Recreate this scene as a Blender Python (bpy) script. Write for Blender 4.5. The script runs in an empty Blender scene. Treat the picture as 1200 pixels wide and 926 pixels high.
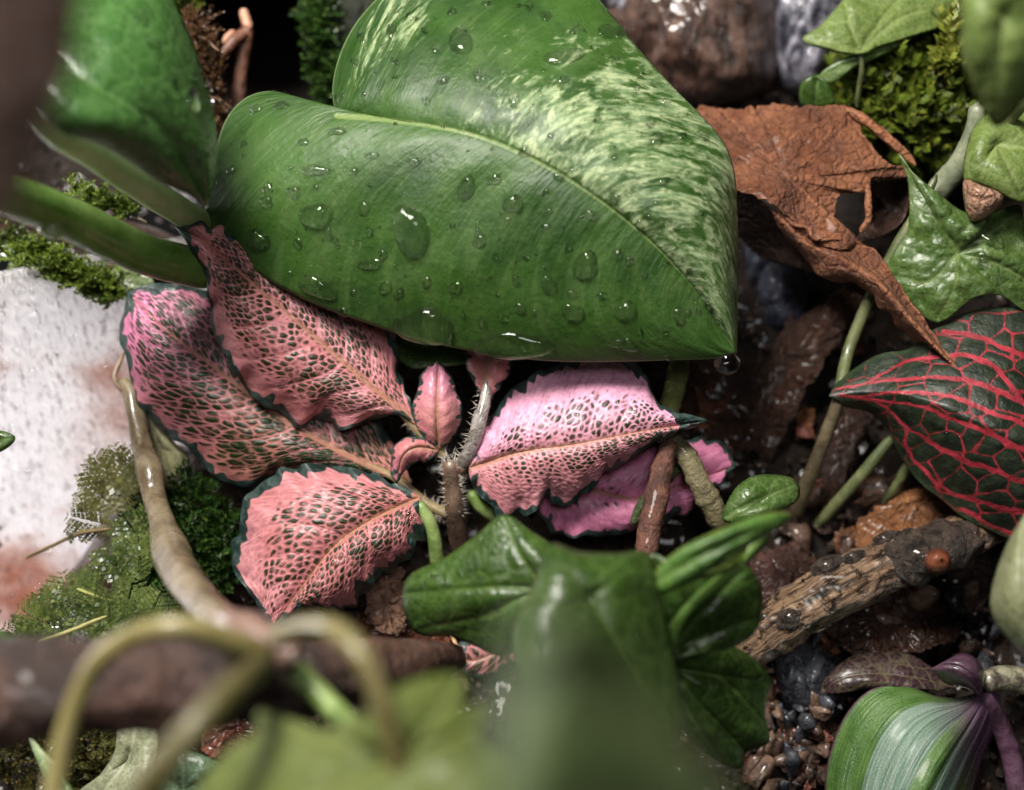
import bpy, math, random
import numpy as np
from mathutils import Vector, Matrix

random.seed(7)
rng = np.random.default_rng(11)
scene = bpy.context.scene
COL = scene.collection

# ------------------------------------------------------------------ camera
FOCUS = 0.300                    # metres to the plane of the pink leaves
PITCH = math.radians(35)
cam_d = bpy.data.cameras.new("camera")
cam = bpy.data.objects.new("camera", cam_d)
COL.objects.link(cam)
CAM = Vector((0.0, -0.25, 0.30))
cam.location = CAM
cam.rotation_euler = (math.radians(90) - PITCH, 0, 0)
cam_d.sensor_width = 36.0
cam_d.lens = 45.0
cam_d.clip_start = 0.005
cam_d.clip_end = 50.0
cam_d.dof.use_dof = True
cam_d.dof.focus_distance = 0.293
cam_d.dof.aperture_fstop = 5.6
scene.camera = cam
CR = Matrix.Rotation(math.radians(90) - PITCH, 3, 'X')
CRn = np.array(CR)
CAMn = np.array(CAM)

def PN(x, y, dz):
    """photo position + distance behind the focus plane (mm) -> world metres"""
    x = np.asarray(x, float); y = np.asarray(y, float); dz = np.asarray(dz, float); d = FOCUS + np.where(dz > 0, dz * 0.68, dz) / 1000.0
    u = (x - 600) / 600 * 0.4 * d
    v = -(y - 463) / 600 * 0.4 * d
    loc = np.stack([u, v, -d * np.ones_like(u)], -1)
    return loc @ CRn.T + CAMn

def P(x, y, dz=0.0):
    return Vector(PN(x, y, dz))

# ------------------------------------------------------------------ light
world = bpy.data.worlds.new("World")
scene.world = world
world.use_nodes = True
world.node_tree.nodes["Background"].inputs[0].default_value = (0.92, 0.95, 1.0, 1)
world.node_tree.nodes["Background"].inputs[1].default_value = 0.014

def area(name, loc, target, size, power, color):
    l = bpy.data.lights.new(name, 'AREA')
    l.shape = 'RECTANGLE'
    l.size, l.size_y = size
    l.energy = power
    l.color = color
    o = bpy.data.objects.new(name, l)
    COL.objects.link(o)
    o.location = loc
    o.rotation_euler = (Vector(target) - Vector(loc)).to_track_quat('-Z', 'Y').to_euler()
    return o

CEN = P(600, 463, 0)
area("grow_lamp", CEN + Vector((-0.14, -0.10, 0.46)), CEN, (0.19, 0.15), 6.2, (1.0, 0.955, 0.89))
area("front_fill", CEN + Vector((0.04, -0.52, 0.56)), CEN, (0.16, 0.16), 1.15, (0.97, 0.97, 1.0))  # added soft fill above the camera, brightens the sides facing it
area("window_behind_glass", P(-330, 420, 190), P(60, 520, 40), (0.25, 0.25), 2.2, (1.0, 0.98, 1.0))

scene.view_settings.view_transform = 'Standard'
scene.view_settings.look = 'None'
scene.view_settings.exposure = 0.0
scene.view_settings.gamma = 1.0
scene.cycles.use_denoising = True
scene.cycles.sample_clamp_indirect = 0.0
scene.cycles.max_bounces = 10
scene.cycles.transmission_bounces = 8
scene.cycles.transparent_max_bounces = 8

# ------------------------------------------------------------------ numeric helpers
def vnoise(x, y, seed=0):
    x = np.asarray(x, float); y = np.asarray(y, float)
    xi = np.floor(x).astype(np.int64); yi = np.floor(y).astype(np.int64)
    xf = x - xi; yf = y - yi
    def h(a, b):
        n = (a * 374761393 + b * 668265263 + seed * 974634777) & 0x7fffffff
        n = ((n ^ (n >> 13)) * 1274126177) & 0x7fffffff
        n = n ^ (n >> 16)
        return (n & 0xffff) / 65535.0
    u = xf * xf * (3 - 2 * xf); v = yf * yf * (3 - 2 * yf)
    a = h(xi, yi) * (1 - u) + h(xi + 1, yi) * u
    b = h(xi, yi + 1) * (1 - u) + h(xi + 1, yi + 1) * u
    return (a * (1 - v) + b * v) * 2 - 1

def fbm(x, y, seed=0, o=4):
    t = 0; a = 1.0; n = 0
    for i in range(o):
        t = t + a * vnoise(x * 2 ** i, y * 2 ** i, seed + i * 17); n += a; a *= 0.5
    return t / n

def sstep(a, b, x):
    t = np.clip((np.asarray(x, float) - a) / (b - a), 0, 1)
    return t * t * (3 - 2 * t)

def curve(pts, n, smooth=True, closed=False):
    """resample control points at n even stations (Catmull-Rom or straight)"""
    p = np.array([list(q) + [0] * (3 - len(q)) if len(q) < 3 else list(q) for q in pts], float)
    k = len(p)
    if closed:
        ext = np.vstack([p[-1], p, p[0], p[1]]); segs = k
    else:
        ext = np.vstack([2 * p[0] - p[1], p, 2 * p[-1] - p[-2]]); segs = k - 1
    out = []
    t = np.linspace(0, 1, 12, endpoint=False)[:, None]
    for i in range(segs):
        a, b, c, d = ext[i], ext[i + 1], ext[i + 2], ext[i + 3]
        if smooth:
            q = 0.5 * (2 * b + (c - a) * t + (2 * a - 5 * b + 4 * c - d) * t ** 2 + (3 * b - a - 3 * c + d) * t ** 3)
        else:
            q = b + (c - b) * t
        out.append(q)
    out.append((p[0] if closed else p[-1])[None])
    out = np.vstack(out)
    L = np.concatenate([[0], np.cumsum(np.linalg.norm(np.diff(out[:, :2], axis=0), axis=1))])
    L = L / max(L[-1], 1e-9)
    s = np.asarray(n) if not np.isscalar(n) else np.linspace(0, 1, n)
    return np.stack([np.interp(s, L, out[:, j]) for j in range(out.shape[1])], -1)

def polydist(X, Y, poly):
    """distance of points to a polyline and the place along it (0..1)"""
    best = np.full(X.shape, 1e9); at = np.zeros(X.shape)
    p = np.array(poly, float)[:, :2]
    m = len(p) - 1
    for i in range(m):
        a = p[i]; b = p[i + 1]; ab = b - a
        t = np.clip(((X - a[0]) * ab[0] + (Y - a[1]) * ab[1]) / max((ab ** 2).sum(), 1e-9), 0, 1)
        d = np.hypot(X - a[0] - t * ab[0], Y - a[1] - t * ab[1])
        q = d < best
        best = np.where(q, d, best); at = np.where(q, (i + t) / m, at)
    return best, at

# ------------------------------------------------------------------ object helpers
def tag(o, label=None, cat=None, group=None, kind=None):
    if label: o["label"] = label
    if cat: o["category"] = cat
    if group: o["group"] = group
    if kind: o["kind"] = kind
    return o

def thing(name, loc, label, cat, group=None):
    o = bpy.data.objects.new(name, None)
    o.empty_display_size = 0.01
    COL.objects.link(o)
    o.location = loc
    tag(o, label, cat, group)
    return o

def mesh_object(name, V, F, mat, parent=None, attrs=None, smooth=True, solid=0.0):
    me = bpy.data.meshes.new(name)
    V = np.asarray(V, float).reshape(-1, 3)
    c = V.mean(0)
    me.from_pydata((V - c).tolist(), [], F)
    if attrs:
        for k, a in attrs.items():
            a = np.asarray(a, np.float32)
            if a.ndim == 1:
                at = me.attributes.new(k, 'FLOAT', 'POINT'); at.data.foreach_set('value', a)
            else:
                at = me.attributes.new(k, 'FLOAT_VECTOR', 'POINT'); at.data.foreach_set('vector', a.ravel())
    if smooth:
        me.polygons.foreach_set('use_smooth', [True] * len(me.polygons))
    me.materials.append(mat)
    o = bpy.data.objects.new(name, me)
    COL.objects.link(o)
    w = Vector(c)
    if parent is not None:
        o.parent = parent
        p = parent; base = Vector((0, 0, 0))
        while p is not None:
            base = base + p.location; p = p.parent
        o.location = w - base
    else:
        o.location = w
    if solid:
        m = o.modifiers.new("thickness", 'SOLIDIFY'); m.thickness = solid; m.offset = 0.0
    return o

def grid_faces(nu, nv, wrap=False):
    F = []
    for i in range(nu - 1):
        for j in range(nv - 1 + (1 if wrap else 0)):
            k = (j + 1) % nv
            F.append((i * nv + j, (i + 1) * nv + j, (i + 1) * nv + k, i * nv + k))
    return F

# ------------------------------------------------------------------ material helpers
class NT:
    def __init__(s, name):
        s.m = bpy.data.materials.new(name); s.m.use_nodes = True
        s.t = s.m.node_tree; s.N = s.t.nodes; s.L = s.t.links
        s.b = s.N["Principled BSDF"]; s.out = s.N["Material Output"]
    def node(s, typ, **kw):
        n = s.N.new(typ)
        for k, v in kw.items(): setattr(n, k, v)
        return n
    def put(s, sock, v):
        if hasattr(v, 'is_output') or isinstance(v, bpy.types.NodeSocket): s.L.new(v, sock)
        elif isinstance(v, (tuple, list)) and len(v) == 3 and sock.type == 'RGBA': sock.default_value = (*v, 1)
        else: sock.default_value = v
    def attr(s, name, vec=False):
        n = s.node('ShaderNodeAttribute', attribute_name=name)
        return n.outputs['Vector' if vec else 'Fac']
    def ramp(s, v, lo, hi, a=0.0, b=1.0):
        n = s.node('ShaderNodeMapRange', interpolation_type='SMOOTHSTEP')
        s.put(n.inputs[0], v)
        for i, q in enumerate((lo, hi, a, b)): n.inputs[i + 1].default_value = q
        return n.outputs[0]
    def mix(s, f, a, b):
        n = s.node('ShaderNodeMix', data_type='RGBA')
        s.put(n.inputs[0], f); s.put(n.inputs[6], a); s.put(n.inputs[7], b)
        return n.outputs[2]
    def math(s, op, a, b=0.0):
        n = s.node('ShaderNodeMath', operation=op)
        s.put(n.inputs[0], a); s.put(n.inputs[1], b)
        return n.outputs[0]
    def obj(s, scale=(1, 1, 1)):
        g = s.node('ShaderNodeNewGeometry')
        m = s.node('ShaderNodeVectorMath', operation='MULTIPLY')
        s.L.new(g.outputs['Position'], m.inputs[0]); m.inputs[1].default_value = scale
        return m.outputs[0]
    def scaled(s, v, scale):
        m = s.node('ShaderNodeVectorMath', operation='MULTIPLY')
        s.L.new(v, m.inputs[0]); m.inputs[1].default_value = scale
        return m.outputs[0]
    def noise(s, vec, scale, detail=4, rough=0.55, dist=0.0):
        n = s.node('ShaderNodeTexNoise')
        s.L.new(vec, n.inputs['Vector'])
        n.inputs['Scale'].default_value = scale; n.inputs['Detail'].default_value = detail
        n.inputs['Roughness'].default_value = rough; n.inputs['Distortion'].default_value = dist
        return n.outputs['Fac']
    def vor(s, vec, scale, feature='F1', rnd=1.0):
        n = s.node('ShaderNodeTexVoronoi', feature=feature)
        s.L.new(vec, n.inputs['Vector']); n.inputs['Scale'].default_value = scale; n.inputs['Randomness'].default_value = rnd
        return n.outputs['Distance']
    def bump(s, h, strength=0.3, dist=0.001, normal=None):
        n = s.node('ShaderNodeBump')
        n.inputs['Strength'].default_value = strength; n.inputs['Distance'].default_value = dist
        s.L.new(h, n.inputs['Height'])
        if normal is not None: s.L.new(normal, n.inputs['Normal'])
        return n.outputs[0]
    def finish(s, color, rough=0.4, normal=None, coat=0.0, coat_rough=0.05, spec=0.5, transl=0.0, tcol=None):
        s.put(s.b.inputs['Base Color'], color); s.put(s.b.inputs['Roughness'], rough)
        s.b.inputs['Specular IOR Level'].default_value = spec
        s.put(s.b.inputs['Coat Weight'], coat); s.b.inputs['Coat Roughness'].default_value = coat_rough
        if normal is not None: s.L.new(normal, s.b.inputs['Normal'])
        if transl:
            t = s.node('ShaderNodeBsdfTranslucent'); s.put(t.inputs[0], tcol if tcol is not None else color)
            if normal is not None: s.L.new(normal, t.inputs['Normal'])
            mx = s.node('ShaderNodeMixShader'); mx.inputs[0].default_value = transl
            s.L.new(s.b.outputs[0], mx.inputs[1]); s.L.new(t.outputs[0], mx.inputs[2])
            s.L.new(mx.outputs[0], s.out.inputs[0])
        return s.m

def hexc(r, g, b):
    f = lambda c: ((c / 255 + 0.055) / 1.055) ** 2.4 if c > 10 else c / 255 / 12.92
    c = (f(r), f(g), f(b))
    m = 0.3 * c[0] + 0.6 * c[1] + 0.1 * c[2]
    return tuple(x * 0.93 + m * 0.07 for x in c)

def mat_water(name, glass):
    n = NT(name)
    b = n.b
    b.inputs['Base Color'].default_value = (1, 1, 1, 1)
    b.inputs['Roughness'].default_value = 0.0
    b.inputs['IOR'].default_value = 1.33
    b.inputs['Transmission Weight'].default_value = 1.0
    t = n.node('ShaderNodeBsdfTransparent')
    mx = n.node('ShaderNodeMixShader'); mx.inputs[0].default_value = glass
    n.L.new(t.outputs[0], mx.inputs[1]); n.L.new(b.outputs[0], mx.inputs[2]); n.L.new(mx.outputs[0], n.out.inputs[0])
    return n.m
WATER = mat_water('water', 0.88)
WATER_FINE = mat_water('fine_water', 0.4)

def mat_green(name, c1, c2, vein, vw=1.5, rough=0.33, coat=0.25, transl=0.16, nscale=55, edge=None, bumps=0.45, wet=0.0):
    n = NT(name)
    g = n.obj()
    base = n.mix(n.ramp(n.noise(g, nscale, 6, 0.65), 0.34, 0.66), c1, c2)
    net = n.vor(g, 620, 'DISTANCE_TO_EDGE')
    net2 = n.vor(g, 210, 'DISTANCE_TO_EDGE')
    base = n.mix(n.ramp(net2, 0.0, 0.10, 0.30, 0.0), base, vein)
    base = n.mix(n.ramp(net, 0.0, 0.16, 0.22, 0.0), base, vein)
    fine = n.noise(g, 1100, 4, 0.65)
    base = n.mix(n.ramp(fine, 0.35, 0.72, 0.0, 0.45), base, tuple(x * 0.5 for x in c1))
    base = n.mix(n.ramp(n.noise(g, 130, 5, 0.7), 0.60, 0.74, 0.0, 0.4), base, tuple((x * 0.7 + y * 0.5) for x, y in zip(c2, (0.06, 0.05, 0.02))))
    v = n.attr('vein')
    col = n.mix(n.ramp(v, -1.0, vw, 0.55, 0.0), base, vein)
    if edge is not None:
        e = n.math('ADD', n.attr('rim'), n.math('MULTIPLY', n.noise(g, 260, 3), -6.0))
        col = n.mix(n.ramp(e, -4.0, 0.5, 0.9, 0.0), col, edge)
    h = n.math('ADD', n.math('MULTIPLY', n.noise(g, 420, 5, 0.65), 0.9), n.math('MULTIPLY', n.ramp(v, 0, 6), 0.7))
    h = n.math('ADD', h, n.math('MULTIPLY', n.ramp(net2, 0.0, 0.25), 0.45))
    h = n.math('ADD', h, n.math('MULTIPLY', n.ramp(net, 0.0, 0.3), 0.18))
    r = n.ramp(n.noise(g, 300, 4, 0.65), 0.32, 0.68, rough * 0.75, min(1.0, rough * 1.9))
    nm = n.bump(h, bumps, 0.0007)
    return n.finish(col, r, nm, coat=coat * 0.5, coat_rough=0.16, transl=transl, tcol=n.mix(0.4, col, (0.20, 0.32, 0.03)))

def mat_pink(name, pink1, pink2, cool, green, rim=(0.012, 0.03, 0.026), mid=(0.36, 0.19, 0.11)):
    n = NT(name)
    g = n.obj()
    pk = n.mix(n.ramp(n.noise(g, 45, 4), 0.35, 0.65), pink1, pink2)
    pk = n.mix(n.attr('cool'), pk, cool)
    pk = n.mix(n.ramp(n.noise(g, 900, 4, 0.7), 0.35, 0.75, 0, 0.45), pk, tuple(x * 0.55 for x in pink1))
    fil = n.noise(n.scaled(n.attr('lc', True), (75, 7, 0)), 1.0, 5, 0.7, 0.5)
    pk = n.mix(n.ramp(fil, 0.5, 0.68, 0, 0.6), pk, tuple(x * 0.45 for x in pink1))
    pk = n.mix(n.ramp(fil, 0.34, 0.48, 0.35, 0), pk, tuple(min(0.9, x * 1.25 + 0.06) for x in pink2))
    gr = n.mix(n.ramp(n.noise(g, 500, 3), 0.35, 0.7), green, tuple(x * 0.5 for x in green))
    c = n.attr('cell')
    cm = n.math('MULTIPLY', n.ramp(c, -0.6, 1.3), n.ramp(n.noise(g, 330, 4, 0.65), 0.30, 0.52, 0.45, 1.0))
    col = n.mix(cm, pk, gr)
    col = n.mix(n.ramp(n.attr('vein'), -1.0, 2.0, 0.75, 0.0), col, mid)
    rm = n.attr('rim')
    col = n.mix(n.ramp(rm, -1.0, 1.2, 1.0, 0.0), col, n.mix(n.ramp(n.noise(g, 400, 2), 0.4, 0.65), rim, (0.05, 0.085, 0.075)))
    fur = n.noise(g, 1600, 3, 0.7)
    nm = n.bump(fur, 0.35, 0.0004)
    r = n.ramp(n.noise(g, 240, 4, 0.65), 0.35, 0.65, 0.34, 0.62)
    return n.finish(col, r, nm, coat=0.12, coat_rough=0.22, transl=0.15, tcol=n.mix(0.35, col, (0.6, 0.2, 0.12)))

def mat_simple(name, c1, c2, scale=120, rough=0.5, bump=0.4, bscale=400, bd=0.001, coat=0.0, aniso=(1, 1, 1), transl=0.0, coat_rough=0.08, lo=0.35, hi=0.65):
    n = NT(name)
    g = n.obj(aniso)
    col = n.mix(n.ramp(n.noise(g, scale, 6, 0.65, 0.4), lo, hi), c1, c2)
    h = n.noise(g, bscale, 6, 0.65)
    r = n.ramp(n.noise(n.obj(), 200, 4), 0.35, 0.65, rough * 0.6, min(1, rough * 1.4))
    return n.finish(col, r, n.bump(h, bump, bd), coat=coat, coat_rough=coat_rough, transl=transl)

# ------------------------------------------------------------------ leaf builders
class Leaf: pass

def leaf_ribbon(name, parent, mat, mid, left, right, nu=90, nv=34, sweep=0.22, bulge=(0, 0), thick=0.0004,
                fields=None, ruffle=None, basepow=1.0, smooth=True):
    """leaf from base to tip along a midrib: outline left and right, blade between"""
    s = np.linspace(0, 1, nu)
    M = curve(mid, s ** basepow, smooth); Lc = curve(left, s, smooth); Rc = curve(right, s, smooth)
    w = np.linspace(-1, 1, 2 * nv + 1)
    S, W = np.meshgrid(s, w, indexing='ij')
    A = np.abs(W)[..., None]
    E = np.where(W[..., None] < 0, Lc[:, None, :], Rc[:, None, :])
    Q = M[:, None, :] * (1 - A) + E * A
    bl = np.where(W < 0, bulge[0], bulge[1])
    env = np.sin(np.pi * np.clip(S, 0, 1)) ** 0.5
    Q[..., 2] -= bl * 4 * np.abs(W) * (1 - np.abs(W)) * env
    if ruffle:
        amp, dep, freq, seed = ruffle
        side = np.where(W < 0, 0.0, 50.0)
        nrm = (E - M[:, None, :])[..., :2]; ln = np.linalg.norm(nrm, axis=-1, keepdims=True) + 1e-6
        ev = (np.abs(W) ** 5) * np.clip(np.sin(np.pi * S) * 3, 0, 1)
        r1 = vnoise(S * freq + side, side, seed) * (0.75 + 0.5 * vnoise(S * freq * 0.3 + side, side, seed + 5))
        r2 = vnoise(S * freq * 0.8 + side, side + 9, seed + 3)
        Q[..., :2] += nrm / ln * (amp * r1 * ev)[..., None]
        Q[..., 2] += dep * r2 * ev
    lf = Leaf()
    lf.S, lf.W, lf.M = S, W, M
    lf.sweep = sweep
    X, Y = Q[..., 0], Q[..., 1]
    attrs = {}
    dm, am = polydist(X, Y, M[::3])
    gs = np.gradient(Q[..., :2], s, axis=0)
    lf.ps = np.linalg.norm(gs, axis=-1)
    E2 = np.where(W[..., None] < 0, Q[:, :1, :], Q[:, -1:, :])
    edge = np.linalg.norm((E2 - Q)[..., :2], axis=-1)
    lf.Phi = S - sweep * np.abs(W) ** 1.3
    lf.dm, lf.edge, lf.X, lf.Y = dm, edge, X, Y
    relief = 0
    if fields: attrs, relief = fields(lf)
    else: attrs = {'vein': dm - 1.0, 'rim': edge}
    Q[..., 2] -= relief
    attrs.setdefault('lc', np.stack([lf.Phi, W, S], -1))
    V = PN(Q[..., 0], Q[..., 1], Q[..., 2])
    lf.Q, lf.V = Q, V
    a = np.gradient(V, axis=0); b = np.gradient(V, axis=1)
    nrm = np.cross(a, b); nrm /= np.linalg.norm(nrm, axis=-1, keepdims=True) + 1e-12
    view = CAMn - V
    sg = np.sign((nrm * view).sum(-1, keepdims=True)); sg[sg == 0] = 1
    lf.N = nrm * sg
    at = {k: v.reshape(-1, 3) if v.ndim == 3 else v.ravel() for k, v in attrs.items()}
    lf.o = mesh_object(name, V, grid_faces(nu, 2 * nv + 1), mat, parent, at, True, thick)
    return lf

def leaf_radial(name, parent, mat, c, outline, veins=(), nr=14, na=96, smooth=True, bulge=0.0, thick=0.0004, wob=(0, 1), seed=0,
                vw=1.6, vein_depth=0.25, jag=0.0):
    """lobed blade spread round the point where its veins meet"""
    O = curve(outline, na + 1, smooth, closed=True)[:-1]
    c = np.array(c, float)
    if jag:
        t = np.arange(na)
        O[:, 0] += jag * (vnoise(t * 0.35, t * 0, seed + 40) + 0.6 * vnoise(t * 0.9, t * 0, seed + 41)); O[:, 1] += jag * (vnoise(t * 0.35, t * 0 + 5, seed + 42) + 0.6 * vnoise(t * 0.9, t * 0 + 5, seed + 43))
    r = np.linspace(0, 1, nr) ** 0.85
    R = r[:, None, None]
    Q = c[None, None, :] * (1 - R) + O[None] * R
    rr = r[:, None] * np.ones((1, na))
    Q[..., 2] -= bulge * 4 * rr * (1 - rr)
    X, Y = Q[..., 0].copy(), Q[..., 1].copy()
    v = np.full(X.shape, 50.0)
    for pl in veins:
        d, at = polydist(X, Y, curve(pl, 10))
        v = np.minimum(v, d - vw * (1.15 - at))
    edge = np.linalg.norm((O[None] - Q)[..., :2], axis=-1)
    Q[..., 2] += vein_depth * np.exp(-np.clip(v, 0, 99) / 6.0) + wob[0] * fbm(X / wob[1], Y / wob[1], seed, 3)
    lf = Leaf()
    V = PN(Q[..., 0], Q[..., 1], Q[..., 2])
    lf.Q, lf.V, lf.X, lf.Y = Q, V, X, Y
    a = np.gradient(V, axis=0); b = np.roll(V, -1, 1) - np.roll(V, 1, 1)
    nrm = np.cross(a, b); nrm /= np.linalg.norm(nrm, axis=-1, keepdims=True) + 1e-12
    sg = np.sign((nrm * (CAMn - V)).sum(-1, keepdims=True)); sg[sg == 0] = 1
    lf.N = nrm * sg
    ang = np.arctan2(Y - c[1], X - c[0])
    lf.o = mesh_object(name, V, grid_faces(nr, na, True), mat, parent,
                       {'vein': v.ravel(), 'rim': edge.ravel(), 'lc': np.stack([X / 100, Y / 100, rr], -1).reshape(-1, 3)}, True, thick)
    return lf

def tube(name, parent, mat, pts, nseg=14, n=40, rough=0.0, seed=0, ring=0.0, smooth=True, caps=True, rfreq=9):
    """round stem through points (x, y, distance, radius in photo pixels)"""
    p = np.array(pts, float)
    C = curve(p, n)
    W = PN(C[:, 0], C[:, 1], C[:, 2])
    R = C[:, 3] * 0.0002 * (FOCUS + C[:, 2] / 1000) / FOCUS
    T = np.gradient(W, axis=0); T /= np.linalg.norm(T, axis=1, keepdims=True) + 1e-12
    up = np.cross(T, np.array([0.3, 0.2, 1.0])); up /= np.linalg.norm(up, axis=1, keepdims=True) + 1e-12
    sd = np.cross(T, up)
    th = np.linspace(0, 2 * np.pi, nseg, endpoint=False)
    t = np.linspace(0, 1, n)
    TT, HH = np.meshgrid(t, th, indexing='ij')
    k = np.ones_like(TT)
    if rough:
        k = k + rough * fbm(TT * rfreq * 2 + seed * 3.1, np.cos(HH) * 1.7 + np.sin(HH) * 2.3 + 7, seed, 4) * 1.6
        k = k + rough * 0.8 * vnoise(TT * rfreq * 0.7, HH * 3 / np.pi * 2, seed + 4)
    if ring:
        k = k + ring * np.exp(-((TT * 5 + 0.3) % 1 - 0.5) ** 2 * 120)
    if caps:
        e = np.clip(np.minimum(TT, 1 - TT) / (1.2 / n), 0, 1)
        k = k * (0.25 + 0.75 * np.sqrt(e))
    V = W[:, None, :] + (np.cos(HH)[..., None] * up[:, None, :] + np.sin(HH)[..., None] * sd[:, None, :]) * (R[:, None, None] * k[..., None])
    F = grid_faces(n, nseg, True)
    F.append(tuple(range(nseg))[::-1]); F.append(tuple((n - 1) * nseg + j for j in range(nseg)))
    Ls = np.concatenate([[0], np.cumsum(np.linalg.norm(np.diff(W, axis=0), axis=1))])
    tc = np.stack([Ls[:, None] + 0 * HH, R[:, None] * np.cos(HH), R[:, None] * np.sin(HH)], -1) * (1 if caps else 1)
    return mesh_object(name, V, F, mat, parent, {'along': TT.ravel(), 'tc': tc.reshape(-1, 3)}, smooth)

def lump(name, parent, mat, c, outline, edge_dz, amp=4.0, fr=60.0, seed=0, nr=40, na=120, power=2.0, attrs=None):
    """rock or earth mass: nearest at c, its rim turning back to edge_dz"""
    O = curve([(q[0], q[1], edge_dz) for q in outline], na + 1, True, closed=True)[:-1]
    c = np.array(c, float)
    r = np.linspace(0, 1, nr)
    rr = r[:, None] * np.ones((1, na))
    Q = np.empty((nr, na, 3))
    Q[..., :2] = c[:2] + (O[None, :, :2] - c[:2]) * np.sin(rr * np.pi / 2)[..., None]
    Q[..., 2] = c[2] + (edge_dz - c[2]) * (1 - np.cos(rr * np.pi / 2)) ** (power / 2)
    n = fbm(Q[..., 0] / fr, Q[..., 1] / fr, seed, 5)
    n2 = np.abs(fbm(Q[..., 0] / fr * 2.3, Q[..., 1] / fr * 1.2, seed + 9, 4))
    Q[..., 2] -= amp * n + amp * 0.7 * n2
    V = PN(Q[..., 0], Q[..., 1], Q[..., 2])
    return mesh_object(name, V, grid_faces(nr, na, True), mat, parent, None, True)

def surf_at(lf, x, y):
    """world point, normal and distance of a leaf's surface at a photo position"""
    X, Y = lf.Q[..., 0], lf.Q[..., 1]
    d = (X - x) ** 2 + (Y - y) ** 2
    k = np.argpartition(d.ravel(), 8)[:8]
    w = 1 / (d.ravel()[k] + 0.5)
    dz = (lf.Q[..., 2].ravel()[k] * w).sum() / w.sum()
    i = k[np.argmin(d.ravel()[k])]
    return dz, lf.N.reshape(-1, 3)[i]

def drop_geo(lf, x, y, rx, ry, h=0.42, ang=0.0, irr=0.12, rings=5, segs=16):
    """bead of water lying on a leaf: vertices and faces"""
    ph = random.uniform(0, 6)
    dzc, nrm = surf_at(lf, x, y)
    px = 0.0002 * (FOCUS + dzc / 1000) / FOCUS
    V = []; F = []
    H = h * min(rx, ry) * px
    ca, sa = math.cos(ang), math.sin(ang)
    for i in range(rings + 1):
        f = math.sin(i / rings * math.pi / 2)
        hh = math.cos(i / rings * math.pi / 2)
        for j in range(segs):
            t = 2 * math.pi * j / segs
            k = 1 + irr * math.sin(2 * t + ph) + irr * 0.6 * math.sin(3 * t + ph * 2.1)
            a, b = rx * f * k * math.cos(t), ry * f * k * math.sin(t)
            qx, qy = x + a * ca - b * sa, y + a * sa + b * ca
            dz, _ = surf_at(lf, qx, qy) if max(rx, ry) > 9 and i % 2 == 1 or i == rings and max(rx, ry) > 9 else (None, None)
            if dz is None:
                w = P(qx, qy, dzc)
                # slide onto the tangent plane
                c0 = P(x, y, dzc); ray = (w - CAM).normalized(); N = Vector(nrm)
                den = ray.dot(N)
                if abs(den) > 0.15: w = CAM + ray * ((c0 - CAM).dot(N) / den)
            else:
                w = P(qx, qy, dz)
            w = w + Vector(nrm) * (H * hh - 0.00012 * (1 if i == rings else 0) + 0.0002)
            V.append(w)
    for i in range(rings):
        for j in range(segs):
            k = (j + 1) % segs
            F.append((i * segs + j, (i + 1) * segs + j, (i + 1) * segs + k, i * segs + k))
    f = F[segs * (rings - 2)]
    if (V[f[1]] - V[f[0]]).cross(V[f[3]] - V[f[0]]).dot(Vector(nrm)) < 0: F = [q[::-1] for q in F]
    return V, F

def drops(lf, big, n_small, region, name_small="water_droplets", rmin=0.8, rmax=3.2, seed=1, mat=None):
    R = random.Random(seed)
    for q in big:
        x, y, rx, ry = q[:4]
        a = q[4] if len(q) > 4 else 0.0
        V, F = drop_geo(lf, x, y, rx, ry, 0.72, a, 0.13, 7, 24)
        mesh_object("water_drop", [tuple(v) for v in V], F, WATER, lf.o)
    AV = []; AF = []
    Qx, Qy = lf.Q[..., 0].ravel(), lf.Q[..., 1].ravel()
    k = 0; tries = 0
    while k < n_small and tries < n_small * 30:
        tries += 1
        x, y = R.uniform(region[0], region[2]), R.uniform(region[1], region[3])
        if ((Qx - x) ** 2 + (Qy - y) ** 2).min() > 20: continue
        r = rmin + (rmax - rmin) * R.random() ** 2.5
        V, F = drop_geo(lf, x, y, r * R.uniform(0.9, 1.5), r, 0.62, R.uniform(0, 3), 0.1, 4 if mat else 3, 14 if mat else 9)
        o = len(AV); AV += [tuple(v) for v in V]; AF += [tuple(o + i for i in f) for f in F]
        k += 1
    if AV:
        tag(mesh_object(name_small, AV, AF, mat or WATER_FINE, lf.o), kind="stuff")

def hang_drop(name, parent, x, y, dz, r, stretch=1.2, top=True):
    V = []; F = []
    c = P(x, y, dz); R = r * 0.0002 * (FOCUS + dz / 1000) / FOCUS
    nr, ns = 14, 24
    for i in range(nr):
        t = math.pi * i / (nr - 1)
        z = math.cos(t); rad = math.sin(t) * (1.0 if z < 0 else (1 - 0.35 * z))
        for j in range(ns):
            a = 2 * math.pi * j / ns
            V.append(c + Vector((rad * math.cos(a), rad * math.sin(a), z * (stretch if z > 0 else 1.0))) * R)
    for i in range(nr - 1):
        for j in range(ns):
            k = (j + 1) % ns
            F.append((i * ns + j, (i + 1) * ns + j, (i + 1) * ns + k, i * ns + k))
    return mesh_object(name, [tuple(v) for v in V], F, WATER, parent)
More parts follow.
